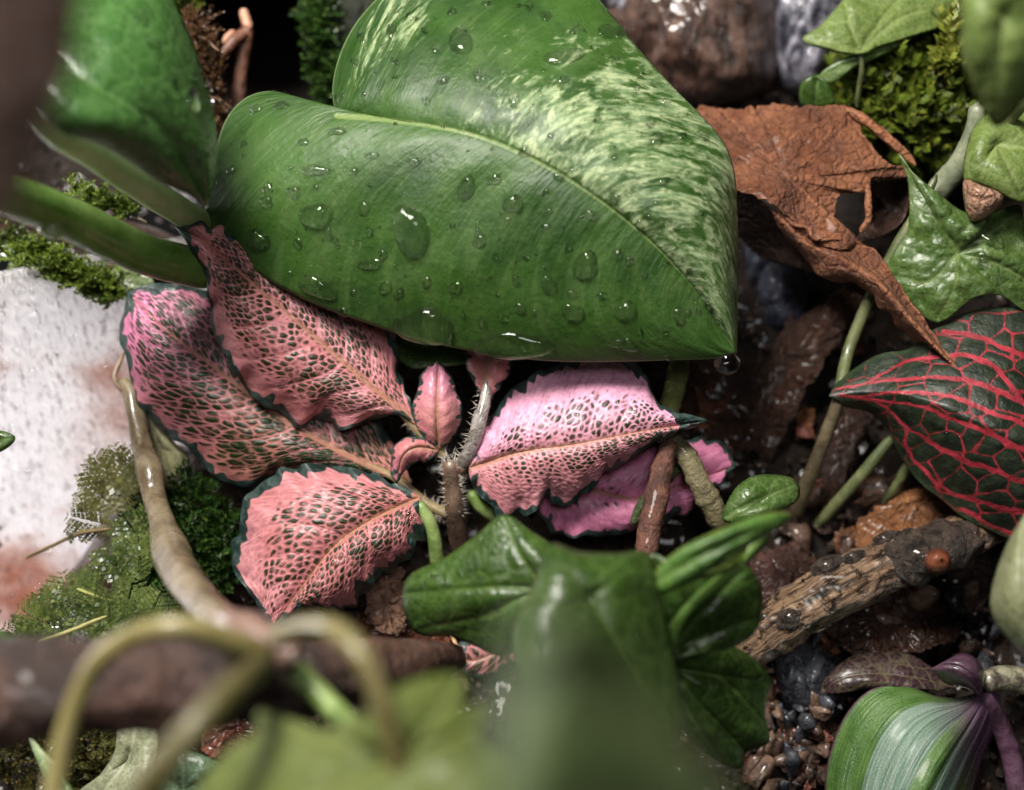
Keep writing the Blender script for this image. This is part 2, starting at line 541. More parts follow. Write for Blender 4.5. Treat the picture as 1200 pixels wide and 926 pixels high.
# ------------------------------------------------------------------ setting: soil bank, cork wall, glass
SOIL = mat_simple("wet_soil", (0.005, 0.003, 0.002), (0.026, 0.014, 0.009), 160, 0.45, 0.9, 500, 0.003, coat=0.2)
def bank_dz(x, y):
    d = np.interp(y, [-300, 0, 130, 300, 463, 700, 926, 1200], [150, 118, 100, 80, 62, 34, 14, -10])
    hole = np.exp(-(((x - 330) / 110) ** 2 + ((y - 40) / 120) ** 2) * 1.2)
    d = d + 320 * hole
    d = d + 40 * np.exp(-(((x - 60) / 190) ** 2 + ((y - 520) / 170) ** 2) * 1.0)      # the glass shows here
    return d
gx = np.linspace(-350, 1550, 200); gy = np.linspace(-320, 1250, 160)
GX, GY = np.meshgrid(gx, gy)
GD = bank_dz(GX, GY) - 9 * fbm(GX / 110, GY / 110, 3, 5) - 4 * np.abs(fbm(GX / 25, GY / 25, 8, 4))
SF = [f for f in grid_faces(160, 200) if not (gx[f[0] % 200] < 235 and 230 < gy[f[0] // 200] < 800)]
tag(mesh_object("soil", PN(GX, GY, GD), SF, SOIL), "dark wet soil bank of the terrarium", kind="structure")

def add_chunk(V, F, c, r, R, flat=1.0):
    """small rough stone: jittered octahedron-like ball, 20 faces"""
    t = (1 + 5 ** 0.5) / 2
    b = [(-1, t, 0), (1, t, 0), (-1, -t, 0), (1, -t, 0), (0, -1, t), (0, 1, t), (0, -1, -t), (0, 1, -t), (t, 0, -1), (t, 0, 1), (-t, 0, -1), (-t, 0, 1)]
    f = [(0, 11, 5), (0, 5, 1), (0, 1, 7), (0, 7, 10), (0, 10, 11), (1, 5, 9), (5, 11, 4), (11, 10, 2), (10, 7, 6), (7, 1, 8),
         (3, 9, 4), (3, 4, 2), (3, 2, 6), (3, 6, 8), (3, 8, 9), (4, 9, 5), (2, 4, 11), (6, 2, 10), (8, 6, 7), (9, 8, 1)]
    q = Matrix.Rotation(R.uniform(0, 6), 3, 'X') @ Matrix.Rotation(R.uniform(0, 6), 3, 'Z')
    s = (R.uniform(0.6, 1.4), R.uniform(0.5, 1.1), R.uniform(0.4, 1.0) * flat)
    o = len(V)
    for v in b:
        w = Vector(v).normalized() * R.uniform(0.8, 1.2)
        w = q @ Vector((w.x * s[0], w.y * s[1], w.z * s[2]))
        V.append(tuple(Vector(c) + w * r))
    F += [tuple(o + i for i in g) for g in f]

Rg = random.Random(5)
V, F = [], []
for i in range(5200):
    x, y = Rg.uniform(-60, 1260), Rg.uniform(-40, 960)
    if 0 <= x < 200 and 300 < y < 700: continue
    if 245 < x < 400 and y < 150: continue
    z = float(bank_dz(x, y)) - 3
    z -= 9 * float(fbm(x / 110, y / 110, 3, 5)) + 4 * abs(float(fbm(x / 25, y / 25, 8, 4)))
    add_chunk(V, F, P(x, y, z), Rg.uniform(0.0004, 0.0016), Rg)
CRUMB = mat_simple("soil_crumb", (0.006, 0.004, 0.003), (0.06, 0.032, 0.02), 300, 0.5, 0.8, 900, 0.001, coat=0.12)
tag(mesh_object("soil_crumbs", V, F, CRUMB, None, None, False), "fine dark crumbs of wet soil over the bank", kind="stuff")

# bark chips, charcoal and gravel lying on the soil at lower right and in the litter
CHIP = [mat_simple("chip_tan", (0.03, 0.016, 0.01), (0.20, 0.12, 0.075), 220, 0.35, 0.8, 700, 0.001, coat=0.5),
        mat_simple("chip_brown", (0.018, 0.009, 0.006), (0.10, 0.05, 0.03), 220, 0.35, 0.8, 700, 0.001, coat=0.5),
        mat_simple("chip_pink", (0.03, 0.016, 0.012), (0.22, 0.12, 0.09), 260, 0.3, 0.6, 700, 0.001, coat=0.5),
        mat_simple("charcoal", (0.008, 0.009, 0.012), (0.07, 0.075, 0.09), 260, 0.25, 0.9, 600, 0.001, coat=0.5)]
def chunk_mesh(R, sub=2):
    import bmesh
    bm = bmesh.new()
    bmesh.ops.create_icosphere(bm, subdivisions=sub, radius=1)
    s = (R.uniform(0.8, 1.9), R.uniform(0.5, 1.0), R.uniform(0.25, 0.7)); sd = R.randint(0, 999)
    for v in bm.verts:
        c = v.co
        k = 1 + 0.75 * float(fbm(c.x * 1.1 + c.z, c.y * 1.1 + 5 - c.z, sd, 3)) + 0.3 * float(vnoise(c.x * 3 + c.z * 3, c.y * 3, sd + 2))
        v.co = Vector((c.x * s[0], c.y * s[1], c.z * s[2])) * k
    me = bpy.data.meshes.new("chunk"); bm.to_mesh(me); bm.free()
    me.polygons.foreach_set('use_smooth', [True] * len(me.polygons))
    return me
chunk_meshes = [[chunk_mesh(Rg) for _ in range(4)] for _ in CHIP]
for k, ms in enumerate(chunk_meshes):
    for m in ms: m.materials.append(CHIP[k])
KINDS = [("bark_chip", "tan wet bark chip", "bark chip", "tan bark chips"), ("bark_chip", "dark brown wet bark chip", "bark chip", "brown bark chips"),
         ("pebble", "small pinkish brown pebble", "pebble", "pinkish pebbles"), ("charcoal_piece", "wet bluish black charcoal lump", "charcoal", "charcoal lumps")]
def chunk_at(k, x, y, r, up=0.0, where=''):
    z = float(bank_dz(x, y)) - 5 - 9 * float(fbm(x / 110, y / 110, 3, 5)) - 4 * abs(float(fbm(x / 25, y / 25, 8, 4))) - up
    o = bpy.data.objects.new(KINDS[k][0], Rg.choice(chunk_meshes[k])); COL.objects.link(o)
    o.location = P(x, y, z); o.rotation_euler = (Rg.uniform(0, 6), Rg.uniform(0, 6), Rg.uniform(0, 6))
    q = r * 0.0002 * (FOCUS + z / 1000) / FOCUS; o.scale = (q, q, q)
    tag(o, KINDS[k][1] + ' ' + where, KINDS[k][2], KINDS[k][3] + ' ' + where)
for (x0, y0, x1, y1, n, ks, rmin, rmax, where) in [
        (880, 690, 1180, 800, 40, (1, 0, 1, 3), 8, 22, 'on the soil just below the knotted stick'), (880, 850, 975, 935, 30, (2, 1, 1, 0, 3), 8, 22, 'in the gravel patch beside the silver striped leaf'), (930, 560, 1060, 690, 16, (1, 1, 0), 8, 18, 'between the thin stems behind the knotted stick'),
        (900, 770, 970, 850, 12, (3, 3, 0), 10, 20, 'against the black wet stone'), (870, 780, 915, 850, 9, (0, 0, 2), 9, 17, 'under the lower end of the knotted stick')]:
    for i in range(n):
        chunk_at(Rg.choice(ks), Rg.uniform(x0, x1), Rg.uniform(y0, y1), Rg.uniform(rmin, rmax), Rg.uniform(0, 6), where)

# glass wall with condensation, bright beyond it
def mat_glass():
    n = NT("fogged_glass")
    g = n.obj()
    st = n.ramp(n.noise(g, 20, 6, 0.65), 0.46, 0.66)
    col = n.mix(st, (0.88, 0.86, 0.86), (0.50, 0.27, 0.20))
    streak = n.noise(n.obj((1, 1, 0.35)), 600, 5, 0.7)
    col = n.mix(n.ramp(streak, 0.54, 0.64, 0, 0.7), col, (0.34, 0.29, 0.29))
    grit = n.noise(g, 240, 6, 0.75)
    col = n.mix(n.ramp(grit, 0.60, 0.68, 0, 0.85), col, (0.10, 0.06, 0.045))
    bead = n.vor(n.obj((1, 1, 0.6)), 620, 'SMOOTH_F1')
    h = n.math('ADD', n.math('MULTIPLY', n.ramp(bead, 0.1, 0.5, 1.0, 0.0), 1.2), n.math('MULTIPLY', n.noise(n.obj((1, 1, 0.5)), 380, 5, 0.65), 1.5))
    nm = n.bump(h, 1.0, 0.0022)
    return n.finish(col, 0.1, nm, coat=0.8, coat_rough=0.03, transl=0.66)
GLASS = mat_glass()
# a standing pane: through a point at left, turned towards the plants
gp = P(75, 535, 62)
ax = Vector((math.cos(math.radians(24)), math.sin(math.radians(24)), 0)); gn = Vector((ax.y, -ax.x, 0))
upv = Vector((0, 0, 1))
V = []; hw, hh, th = 0.075, 0.056, 0.003
for t in (0, -th):
    for (a, b) in ((-hw, -hh), (hw, -hh), (hw, hh), (-hw, hh)):
        V.append(tuple(gp + ax * a + upv * b + gn * t))
pane_root = thing("glass_pane", gp - upv * hh, "bright fogged glass pane covered in water beads beside the pink leaves", "glass pane")
mesh_object("pane", V, [(0, 1, 2, 3), (7, 6, 5, 4), (0, 4, 5, 1), (1, 5, 6, 2), (2, 6, 7, 3), (3, 7, 4, 0)], GLASS, pane_root, None, False)
V, F = [], []
Rp = random.Random(21)
for i in range(3200):
    a, b = Rp.uniform(-hw, hw * 0.9), Rp.uniform(-hh, hh)
    c = gp + ax * a + upv * b
    r = (0.00022 + 0.0016 * Rp.random() ** 5)
    if a < -0.01 and b < 0.0: r *= 1.5
    r *= 1.35; el = Rp.uniform(1.0, 2.6) if r < 0.0008 else Rp.uniform(1.0, 1.5)
    o = len(V); tl = Rp.uniform(-0.35, 0.35)
    for k in range(4):
        f = math.sin(k / 3 * math.pi / 2); h = math.cos(k / 3 * math.pi / 2)
        for j in range(9):
            t = 2 * math.pi * j / 9
            u, w = r * f * math.cos(t), r * f * el * math.sin(t)
            V.append(tuple(c + ax * (u + w * tl) + upv * w + gn * (r * 0.55 * h - (0.0001 if k == 3 else 0))))
    for k in range(3):
        for j in range(9):
            m = (j + 1) % 9
            F.append((o + k * 9 + j, o + (k + 1) * 9 + j, o + (k + 1) * 9 + m, o + k * 9 + m))
tag(mesh_object("condensation", V, F, WATER, pane_root), kind="stuff")

# stones and cork at the back
CORK = NT("wet_cork")
g = CORK.obj((1, 1, 0.28))
cn = CORK.noise(g, 210, 7, 0.7, 0.5)
CORKM = CORK.finish(CORK.mix(CORK.ramp(cn, 0.35, 0.68), (0.022, 0.011, 0.008), (0.17, 0.095, 0.07)), CORK.ramp(CORK.noise(g, 90, 4), 0.35, 0.65, 0.12, 0.5),
                    CORK.bump(cn, 0.9, 0.003), coat=0.6, coat_rough=0.06)
lump("cork_bark", None, CORKM, (820, 20, 62), [(720, -90), (830, -110), (930, -80), (915, 40), (905, 100), (860, 122), (800, 125), (750, 95), (705, 40), (690, -30)], 100, 5, 45, 31)
tag(bpy.data.objects["cork_bark"], "dark brown wet bark slab standing behind the curled brown leaf", "bark slab")
GREY = NT("wet_grey_stone")
g = GREY.obj((1, 1, 0.5))
cn = GREY.noise(g, 170, 7, 0.7, 0.6)
GREYM = GREY.finish(GREY.mix(GREY.ramp(cn, 0.38, 0.66), (0.03, 0.03, 0.045), (0.48, 0.46, 0.54)), GREY.ramp(GREY.noise(g, 260, 4), 0.35, 0.65, 0.06, 0.35),
                    GREY.bump(cn, 0.9, 0.003), coat=0.8, coat_rough=0.04)
def stone(c, out, ez, label, seed, amp=5, fr=40, mat=None):
    o = lump("stone", None, mat or GREYM, c, out, ez, amp, fr, seed, 34, 90)
    tag(o, label, "stone")
stone((945, 10, 74), [(880, -80), (1000, -80), (1010, 0), (985, 70), (955, 115), (920, 110), (895, 60), (880, 0)], 112, "pale lilac grey wet stone between bark slab and pointed green leaf", 41)
stone((728, -20, 70), [(670, -80), (750, -80), (760, 0), (752, 45), (735, 40), (700, 10), (670, -20)], 100, "glistening pale grey stone edge above the large heart shaped leaf", 42)
BLUE = mat_simple("blue_grey_stone", (0.012, 0.013, 0.02), (0.09, 0.10, 0.15), 120, 0.2, 0.6, 400, 0.002, coat=0.7)
stone((912, 355, 58), [(885, 300), (920, 280), (955, 320), (950, 380), (920, 400), (890, 385)], 85, "dark blue grey stone in the gap below the curled brown leaf", 43, 3, 40, BLUE)
stone((890, 300, 62), [(868, 260), (900, 255), (912, 300), (905, 330), (875, 335)], 85, "small blue grey stone beside the heart shaped leaf's striped edge", 44, 3, 40, BLUE)
stone((930, 780, 8), [(900, 760), (940, 750), (985, 770), (990, 820), (960, 850), (915, 830)], 30, "black wet stone beside the striped purple leaf", 45, 3, 30, CHIP[3])

# mossy earth ledge behind the green stems, above the glass
PEAT = mat_simple("peat", (0.012, 0.006, 0.004), (0.09, 0.045, 0.028), 260, 0.4, 1.0, 500, 0.003, coat=0.4)
def ledge(name, c, out, ez, label, seed, amp=6, fr=35, cat="earth clump", mat=None):
    return tag(lump(name, None, mat or PEAT, c, out, ez, amp, fr, seed, 40, 110), label, cat)
ledge("earth_ledge", (90, 290, 28), [(-160, 210), (-40, 235), (100, 250), (190, 270), (250, 315), (205, 345), (130, 348), (60, 325), (0, 300), (-160, 290)], 60, "dark rooty earth ledge under the thick green stems", 51)
ledge("earth_clump", (232, 60, 48), [(130, -80), (215, -70), (245, 20), (262, 90), (262, 150), (255, 230), (215, 250), (150, 200), (120, 60)], 90, "brown rooty earth column behind the glossy blurred leaf", 52)
ledge("mossy_stone", (400, 30, 70), [(378, -90), (450, -90), (470, 40), (450, 130), (395, 150), (370, 110), (366, 30)], 110, "dark mossy stone edge behind the heart shaped leaf's notch", 53, 4, 40, "stone",
      mat_simple("dark_stone", (0.004, 0.006, 0.003), (0.03, 0.04, 0.012), 200, 0.5, 0.8, 500, 0.002))
ledge("earth_mound", (190, 640, 22), [(70, 700), (110, 630), (130, 580), (160, 540), (210, 520), (260, 550), (300, 600), (320, 700), (330, 800), (200, 820), (90, 780)], 58, "earth mound under feathery moss beside the bare vine", 54)

# ------------------------------------------------------------------ heart-leaved plant
def pothos_fields(lf):
    lat = np.abs(((lf.Phi * 9.0) % 1) - 0.5) * 2            # 1 at veins
    v = lf.dm - 3.6 * (1.12 - lf.S)
    rel = -0.7 * np.exp(-np.clip(lf.dm, 0, 99) / 9) + 0.35 * np.cos(lf.Phi * 9 * 2 * np.pi) * np.clip(1 - np.abs(lf.W), 0, 1) * sstep(0.05, 0.2, np.abs(lf.W))
    rel = rel + 1.2 * fbm(lf.X / 160, lf.Y / 160, 77, 2)
    up = sstep(0.0, 0.04, lf.W)
    # pale sectors follow the side veins, on the upper half
    band = np.exp(-((lf.Phi - 0.40 - 0.10 * lf.W) / 0.16) ** 2) * sstep(0.95, 0.6, lf.W) + 0.95 * sstep(0.42, 0.62, lf.S) * sstep(-0.15, 0.15, lf.Phi)
    band = np.clip(band, 0, 1) * up
    low = np.exp(-((lf.Phi - 0.0) / 0.10) ** 2) * up * sstep(0.35, 0.7, lf.W) * 0.9
    return {'vein': v, 'rim': lf.edge, 'pale': np.clip(band + low, 0, 1)}, rel

def mat_pothos():
    n = NT("variegated_leaf")
    lc = n.attr('lc', True)
    g = n.obj()
    base = n.mix(n.ramp(n.noise(g, 38, 4), 0.35, 0.65), hexc(30, 62, 11), hexc(52, 86, 24))
    base = n.mix(n.ramp(n.noise(n.scaled(lc, (26, 5, 0)), 1.0, 4, 0.6), 0.42, 0.7, 0, 0.5), base, hexc(74, 100, 46))
    fl = n.noise(n.scaled(lc, (30, 4.5, 0)), 1.0, 6, 0.68, 1.3)
    fl2 = n.noise(n.scaled(lc, (85, 12, 0)), 1.0, 5, 0.7, 0.8)
    f = n.math('ADD', n.math('MULTIPLY', fl, 0.65), n.math('MULTIPLY', fl2, 0.35))
    f = n.math('ADD', f, n.math('MULTIPLY', n.attr('pale'), 0.175))
    m = n.ramp(f, 0.60, 0.75)
    pale = n.mix(n.ramp(n.noise(n.scaled(lc, (90, 8, 0)), 1.0, 4), 0.38, 0.62), hexc(112, 136, 92), hexc(170, 184, 136))
    col = n.mix(n.math('MULTIPLY', m, 0.9), base, pale)
    col = n.mix(n.ramp(n.attr('vein'), -1.5, 1.2, 0.6, 0.0), col, hexc(132, 150, 88))
    col = n.mix(n.ramp(n.attr('rim'), 0.0, 2.5, 0.5, 0.0), col, hexc(150, 175, 120))
    side = n.noise(n.scaled(lc, (34, 1.2, 0)), 1.0, 3, 0.6)
    col = n.mix(n.ramp(side, 0.56, 0.66, 0, 0.14), col, hexc(104, 132, 70))
    pore = n.noise(g, 1500, 3, 0.7)
    col = n.mix(n.ramp(pore, 0.5, 0.72, 0, 0.35), col, hexc(26, 50, 14))
    scar = n.noise(g, 160, 6, 0.75)
    col = n.mix(n.ramp(scar, 0.66, 0.72, 0, 0.5), col, hexc(120, 124, 76))
    h = n.math('ADD', n.noise(g, 700, 4, 0.6), n.math('MULTIPLY', n.noise(n.scaled(lc, (90, 6, 0)), 1.0, 4), 2.0))
    h = n.math('ADD', h, n.math('MULTIPLY', n.noise(g, 120, 4), 2.5))
    nm = n.bump(h, 0.30, 0.0008)
    r = n.ramp(n.noise(g, 90, 4), 0.3, 0.7, 0.40, 0.60)
    return n.finish(col, r, nm, coat=0.06, coat_rough=0.25, spec=0.38, transl=0.12, tcol=n.mix(0.4, col, (0.2, 0.45, 0.03)))
POTHOS = mat_pothos()
STEM_G = mat_simple("green_stem", hexc(96, 134, 48), hexc(132, 164, 80), 60, 0.34, 0.3, 500, 0.0006, coat=0.3, transl=0.3)
STEM_P = mat_simple("pale_petiole", hexc(176, 190, 144), hexc(204, 212, 176), 60, 0.4, 0.3, 500, 0.0006, coat=0.25, transl=0.3)
plant = thing("heart_leaf_plant", P(20, 230, -35), "large glossy heart leaved plant, green with pale streaks, beaded with water", "plant")
A = leaf_ribbon("leaf", plant, POTHOS,
    [(395, 137, -7), (470, 143, -17), (560, 160, -22), (640, 195, -24), (710, 240, -24), (770, 290, -22), (815, 340, -18), (845, 385, -14), (862, 413, -12)],
    [(395, 137, -7), (365, 132, -5), (345, 116, -3), (318, 108, -1), (290, 115, 1), (268, 137, 0), (255, 170, -2), (247, 205, -4), (241, 240, -5), (252, 277, -5), (300, 318, -5), (360, 352, -6),
     (430, 378, -7), (490, 397, -7), (560, 412, -8), (640, 422, -9), (720, 423, -10), (790, 421, -11), (838, 419, -12), (862, 413, -12)],
    [(395, 137, -7), (391, 100, -2), (403, 55, 3), (428, 15, 7), (470, -20, 9), (560, -44, 11), (650, -30, 7), (697, -3, 2), (742, 52, -3), (790, 105, -7), (820, 135, -9), (846, 166, -9), (859, 200, -9),
     (863, 250, -9), (863, 310, -10), (863, 370, -10), (862, 413, -12)],
    nu=150, nv=60, sweep=0.25, bulge=(4, 9), thick=0.0006, fields=pothos_fields)
A.o["label"] = "large heart shaped leaf with pale streaks on its upper half"
bigd = [(371, 252, 18, 16), (481, 270, 19, 34, -0.15), (427, 243, 8, 8), (303, 280, 13, 12), (547, 220, 10, 15, 0.2), (434, 309, 15, 7), (372, 336, 24, 12, 0.3),
        (499, 382, 35, 22, 0.35), (600, 405, 46, 17, -0.1), (686, 310, 14, 18), (643, 333, 9, 11), (671, 365, 13, 10), (733, 363, 13, 11), (795, 369, 8, 9), (540, 50, 14, 17, 0.5),
        (660, 68, 22, 10, -0.2), (459, 38, 7, 8), (424, 45, 5, 7), (601, 238, 12, 11, 0.4), (722, 402, 9, 5), (738, 404, 12, 7), (370, 200, 17, 7, -0.1), (313, 237, 9, 7), (345, 225, 8, 9), (315, 222, 6, 9, 0.6),
        (693, 252, 7, 7), (562, 282, 8, 9), (603, 120, 8, 8), (712, 38, 12, 9), (675, 36, 8, 6), (500, 330, 6, 6), (534, 336, 9, 7), (452, 336, 8, 7), (670, 344, 7, 5), (590, 372, 6, 5), (705, 346, 6, 5),
        (755, 323, 5, 4), (395, 155, 11, 5), (436, 183, 8, 5), (615, 178, 8, 7), (580, 210, 9, 7), (655, 208, 6, 6), (487, 190, 9, 5), (415, 202, 6, 5), (300, 128, 8, 6), (330, 125, 10, 5), (530, 15, 6, 5), (620, 8, 6, 6),
        (640, 20, 8, 6), (570, 5, 6, 4), (480, 20, 5, 5), (510, 60, 5, 5), (520, 95, 7, 6), (560, 90, 6, 7), (720, 70, 6, 4), (660, 95, 8, 5), (780, 120, 5, 4), (800, 160, 5, 4), (768, 165, 9, 8), (822, 250, 5, 4),
        (760, 255, 4, 4), (640, 265, 5, 4), (665, 290, 6, 4), (580, 300, 4, 4), (530, 265, 4, 4), (470, 340, 4, 4), (350, 285, 6, 6), (395, 285, 5, 5), (272, 200, 6, 6), (285, 170, 5, 4), (560, 270, 5, 4)]
drops(A, bigd, 560, (240, -20, 862, 420), seed=3)
drops(A, [], 110, (240, -20, 862, 420), 'water_beads', 2.2, 6.0, seed=33, mat=WATER)
hang_drop("water_drop", A.o, 852, 424, -12, 15.5, 0.9)
# second leaf, at left behind the log
B = leaf_ribbon("leaf", plant, mat_green("plain_leaf", hexc(50, 92, 36), hexc(76, 120, 56), hexc(110, 150, 84), 3.0, 0.2, 1.2, 0.35),
    [(60, 60, -60), (100, 95, -62), (150, 125, -58), (190, 152, -50), (220, 195, -40), (242, 240, -30)],
    [(60, 60, -60), (80, -30, -40), (140, -50, -36), (190, -20, -34), (220, 40, -34), (238, 92, -34), (252, 150, -32), (252, 200, -30), (242, 240, -30)],
    [(60, 60, -60), (40, 110, -66), (70, 152, -64), (115, 168, -58), (155, 190, -50), (190, 214, -42), (222, 226, -34), (242, 240, -30)],
    nu=70, nv=26, bulge=(6, 4), thick=0.0006)
B.o["label"] = "plain green leaf with a glossy patch of water droplets"
drops(B, [(222, 90, 5, 5), (220, 114, 5, 4), (205, 113, 6, 4), (190, 152, 6, 4), (192, 118, 4, 4), (229, 193, 9, 9), (200, 185, 5, 4), (163, 22, 9, 10), (177, 50, 7, 7), (225, 118, 8, 14)], 120, (150, 80, 250, 220), seed=5)
drops(B, [], 70, (160, 90, 250, 200), 'water_beads', 2.0, 5.0, seed=51, mat=WATER)
tube("petiole", plant, STEM_P, [(20, 95, -70, 15), (60, 150, -55, 16), (110, 182, -40, 17), (160, 215, -26, 18), (215, 250, -10, 17), (262, 275, 2, 12)], 18, 40, 0.03, 3)
tube("stem", plant, STEM_G, [(-60, 205, -70, 24), (20, 232, -50, 25), (80, 256, -34, 25), (130, 280, -22, 25), (180, 302, -12, 24), (250, 318, 2, 24)], 20, 44, 0.025, 4)
hang_drop("water_drop", plant, 62, 262, -40, 18, 0.8)

# ------------------------------------------------------------------ pink mosaic plant
def vor2(X, Y, sx, sy, seed, x0, x1, y0, y1):
    r = np.random.default_rng(seed)
    xs = np.arange(x0, x1, sx); ys = np.arange(y0, y1, sy)
    gx, gy = np.meshgrid(xs, ys, indexing='ij')
    gy = gy + (np.arange(len(xs)) % 2)[:, None] * sy * 0.5
    gx = gx + r.uniform(-0.38, 0.38, gx.shape) * sx; gy = gy + r.uniform(-0.38, 0.38, gy.shape) * sy
    pts = np.stack([gx.ravel() / sx, gy.ravel() / sy], -1)
    A = np.stack([X.ravel() / sx, Y.ravel() / sy], -1)
    out = np.empty(len(A)); size = r.uniform(0, 1, len(pts)); rnd = np.empty(len(A))
    for i in range(0, len(A), 4000):
        q = A[i:i + 4000]
        d = np.hypot(q[:, None, 0] - pts[None, :, 0], q[:, None, 1] - pts[None, :, 1])
        k = np.argpartition(d, 2, axis=1)[:, :2]
        d2 = np.sort(np.take_along_axis(d, k, 1), 1)
        out[i:i + 4000] = (d2[:, 1] - d2[:, 0])
        rnd[i:i + 4000] = size[np.argmin(d, 1)]
    return out.reshape(X.shape), rnd.reshape(X.shape)

def pink_fields(nlat=7, cx=11.0, cy=15.0, seed=1, dens=1.0, margin=0.8, cool=None, rimw=(3.5, 4.0), quilt=0.9, solid=0.0):
    def f(lf):
        Lm = np.linalg.norm(np.diff(lf.M[:, :2], axis=0), axis=1).sum()
        hw = np.linalg.norm((lf.Q0 if hasattr(lf, 'Q0') else np.stack([lf.X, lf.Y], -1))[:, -1] - np.stack([lf.X, lf.Y], -1)[:, 0], axis=-1).max() / 2
        A = np.abs(lf.W)
        ph = lf.Phi * nlat
        dl = np.abs(ph - np.round(ph)) / nlat * lf.ps
        wl = 1.5 * (1.15 - A)
        Xp = lf.Phi * Lm; Yp = lf.W * hw * 1.0
        wx = 2.4 * fbm(lf.X / 10, lf.Y / 10, seed + 50, 3); wy = 2.4 * fbm(lf.X / 13, lf.Y / 13 + 30, seed + 51, 3)
        e, rnd = vor2(Xp + wx, Yp + wy, cx, cy, seed, -0.45 * Lm, 1.05 * Lm, -hw * 1.1, hw * 1.1)
        e = e * min(cx, cy) * 0.55
        k = min(cx, cy) / 10.0
        thr = 0.10 + 3.6 * sstep(margin - 0.20, margin + 0.14, A) + k * (0.9 * rnd + 1.4 * fbm(lf.X / 40, lf.Y / 40, seed, 3) + solid)
        thr = thr + 4.0 * sstep(0.16, 0.02, lf.S) + 3.0 * sstep(0.8, 1.0, lf.S)
        cell = np.minimum(e - thr * (1.6 - 0.6 * dens), np.minimum(dl - wl, lf.dm - 2.6 * (1.2 - lf.S)))
        rn = vnoise(lf.S * 26 + np.where(lf.W < 0, 0, 40), lf.W * 0, seed) * 0.6 + vnoise(lf.S * 60 + np.where(lf.W < 0, 0, 40), lf.W * 3, seed + 2) * 0.6
        nt = np.clip(vnoise(lf.S * 34 + np.where(lf.W < 0, 0, 90), lf.W * 4, seed + 7) - 0.25, 0, 1)
        rim = lf.edge - (rimw[0] * 1.5 + rimw[1] * 1.6 * (rn + 0.1) + 13 * nt) + 30 * sstep(0.05, 0.0, lf.S) * sstep(0.98, 0.9, A)
        rel = quilt * 0.5 * np.clip(e / 6, 0, 1) * sstep(1.0, 0.7, A) + quilt * 0.4 * np.clip(dl / 10, 0, 1) * sstep(0.02, 0.2, A)
        rel = rel - 0.5 * np.exp(-lf.dm / 5)
        cl = np.zeros_like(lf.S) if cool is None else np.clip(cool(lf), 0, 1)
        return {'cell': cell, 'vein': lf.dm - 3.6 * (1.15 - lf.S), 'rim': rim, 'cool': cl}, rel
    return f
PK = mat_pink("pink_leaf", hexc(196, 116, 118), hexc(216, 142, 148), hexc(234, 166, 200), hexc(40, 48, 18))
PK2 = mat_pink("pink_leaf_green_cells", hexc(196, 126, 112), hexc(210, 124, 128), hexc(228, 126, 184), hexc(30, 52, 14))
PK3 = mat_pink("young_pink_leaf", hexc(196, 112, 120), hexc(206, 136, 132), hexc(210, 130, 160), hexc(120, 110, 70))
fit = thing("mosaic_plant", P(530, 640, 22), "pink veined mosaic plant with dark ruffled leaf edges under the heart shaped leaf", "plant")
L2 = leaf_ribbon("leaf", fit, PK2,
    [(482, 566, 14), (440, 548, 11), (400, 530, 9), (330, 490, 8), (250, 430, 9), (190, 383, 12), (150, 343, 17)],
    [(482, 566, 14), (462, 520, 16), (430, 470, 18), (380, 420, 18), (310, 365, 18), (240, 338, 18), (200, 331, 18), (170, 334, 18), (150, 343, 17)],
    [(482, 566, 14), (440, 560, 16), (370, 552, 16), (318, 560, 16), (290, 571, 16), (262, 562, 16), (235, 541, 16), (206, 515, 16), (176, 490, 16), (156, 462, 17), (148, 420, 18), (143, 380, 18), (150, 343, 17)],
    nu=230, nv=88, sweep=0.26, bulge=(1, 6), fields=pink_fields(8, 10.5, 10, 3, 1.3, 0.86, lambda l: sstep(0.5, 1.0, l.S) * 0.9 + 0.2 * fbm(l.X / 50, l.Y / 50, 4, 3)), ruffle=(6, 3.5, 26, 5))
L1 = leaf_ribbon("leaf", fit, PK,
    [(500, 508, 4), (478, 488, 2), (420, 440, -1), (340, 370, -4), (270, 310, -8), (236, 280, -10), (206, 266, -10)],
    [(500, 508, 4), (482, 480, 6), (470, 440, 8), (462, 398, 8), (430, 360, 8), (380, 325, 6), (330, 296, 2), (290, 276, -4), (255, 263, -8), (228, 262, -10), (206, 266, -10)],
    [(500, 508, 4), (466, 486, 4), (430, 494, 5), (398, 500, 5), (370, 490, 5), (350, 502, 5), (328, 486, 4), (298, 466, 3), (275, 440, 2), (260, 410, 0), (250, 370, -2), (240, 330, -5), (228, 295, -8), (206, 266, -10)],
    nu=230, nv=88, sweep=0.2, bulge=(2, 5), fields=pink_fields(9, 8, 7.5, 5, 1.15, 0.76, None, (3.5, 4), 0.9, 0.45), ruffle=(7, 4, 30, 8))
L3 = leaf_ribbon("leaf", fit, PK,
    [(492, 582, 2), (470, 592, 0), (430, 612, -4), (390, 642, -6), (352, 690, -6), (320, 738, -4)],
    [(492, 582, 2), (470, 572, 4), (448, 560, 6), (408, 547, 6), (352, 546, 5), (312, 560, 4), (286, 586, 3), (277, 622, 3), (277, 655, 2), (290, 692, 0), (305, 718, -2), (320, 738, -4)],
    [(492, 582, 2), (496, 604, 2), (492, 634, 2), (480, 656, 2), (455, 668, 2), (434, 690, 1), (412, 712, 0), (384, 714, -1), (352, 716, -2), (320, 738, -4)],
    nu=230, nv=88, sweep=0.3, bulge=(4, 5), fields=pink_fields(7, 8, 7.5, 9, 1.1, 0.70, None, (5, 5), 1.0, 0.45), ruffle=(7.5, 4, 28, 11))
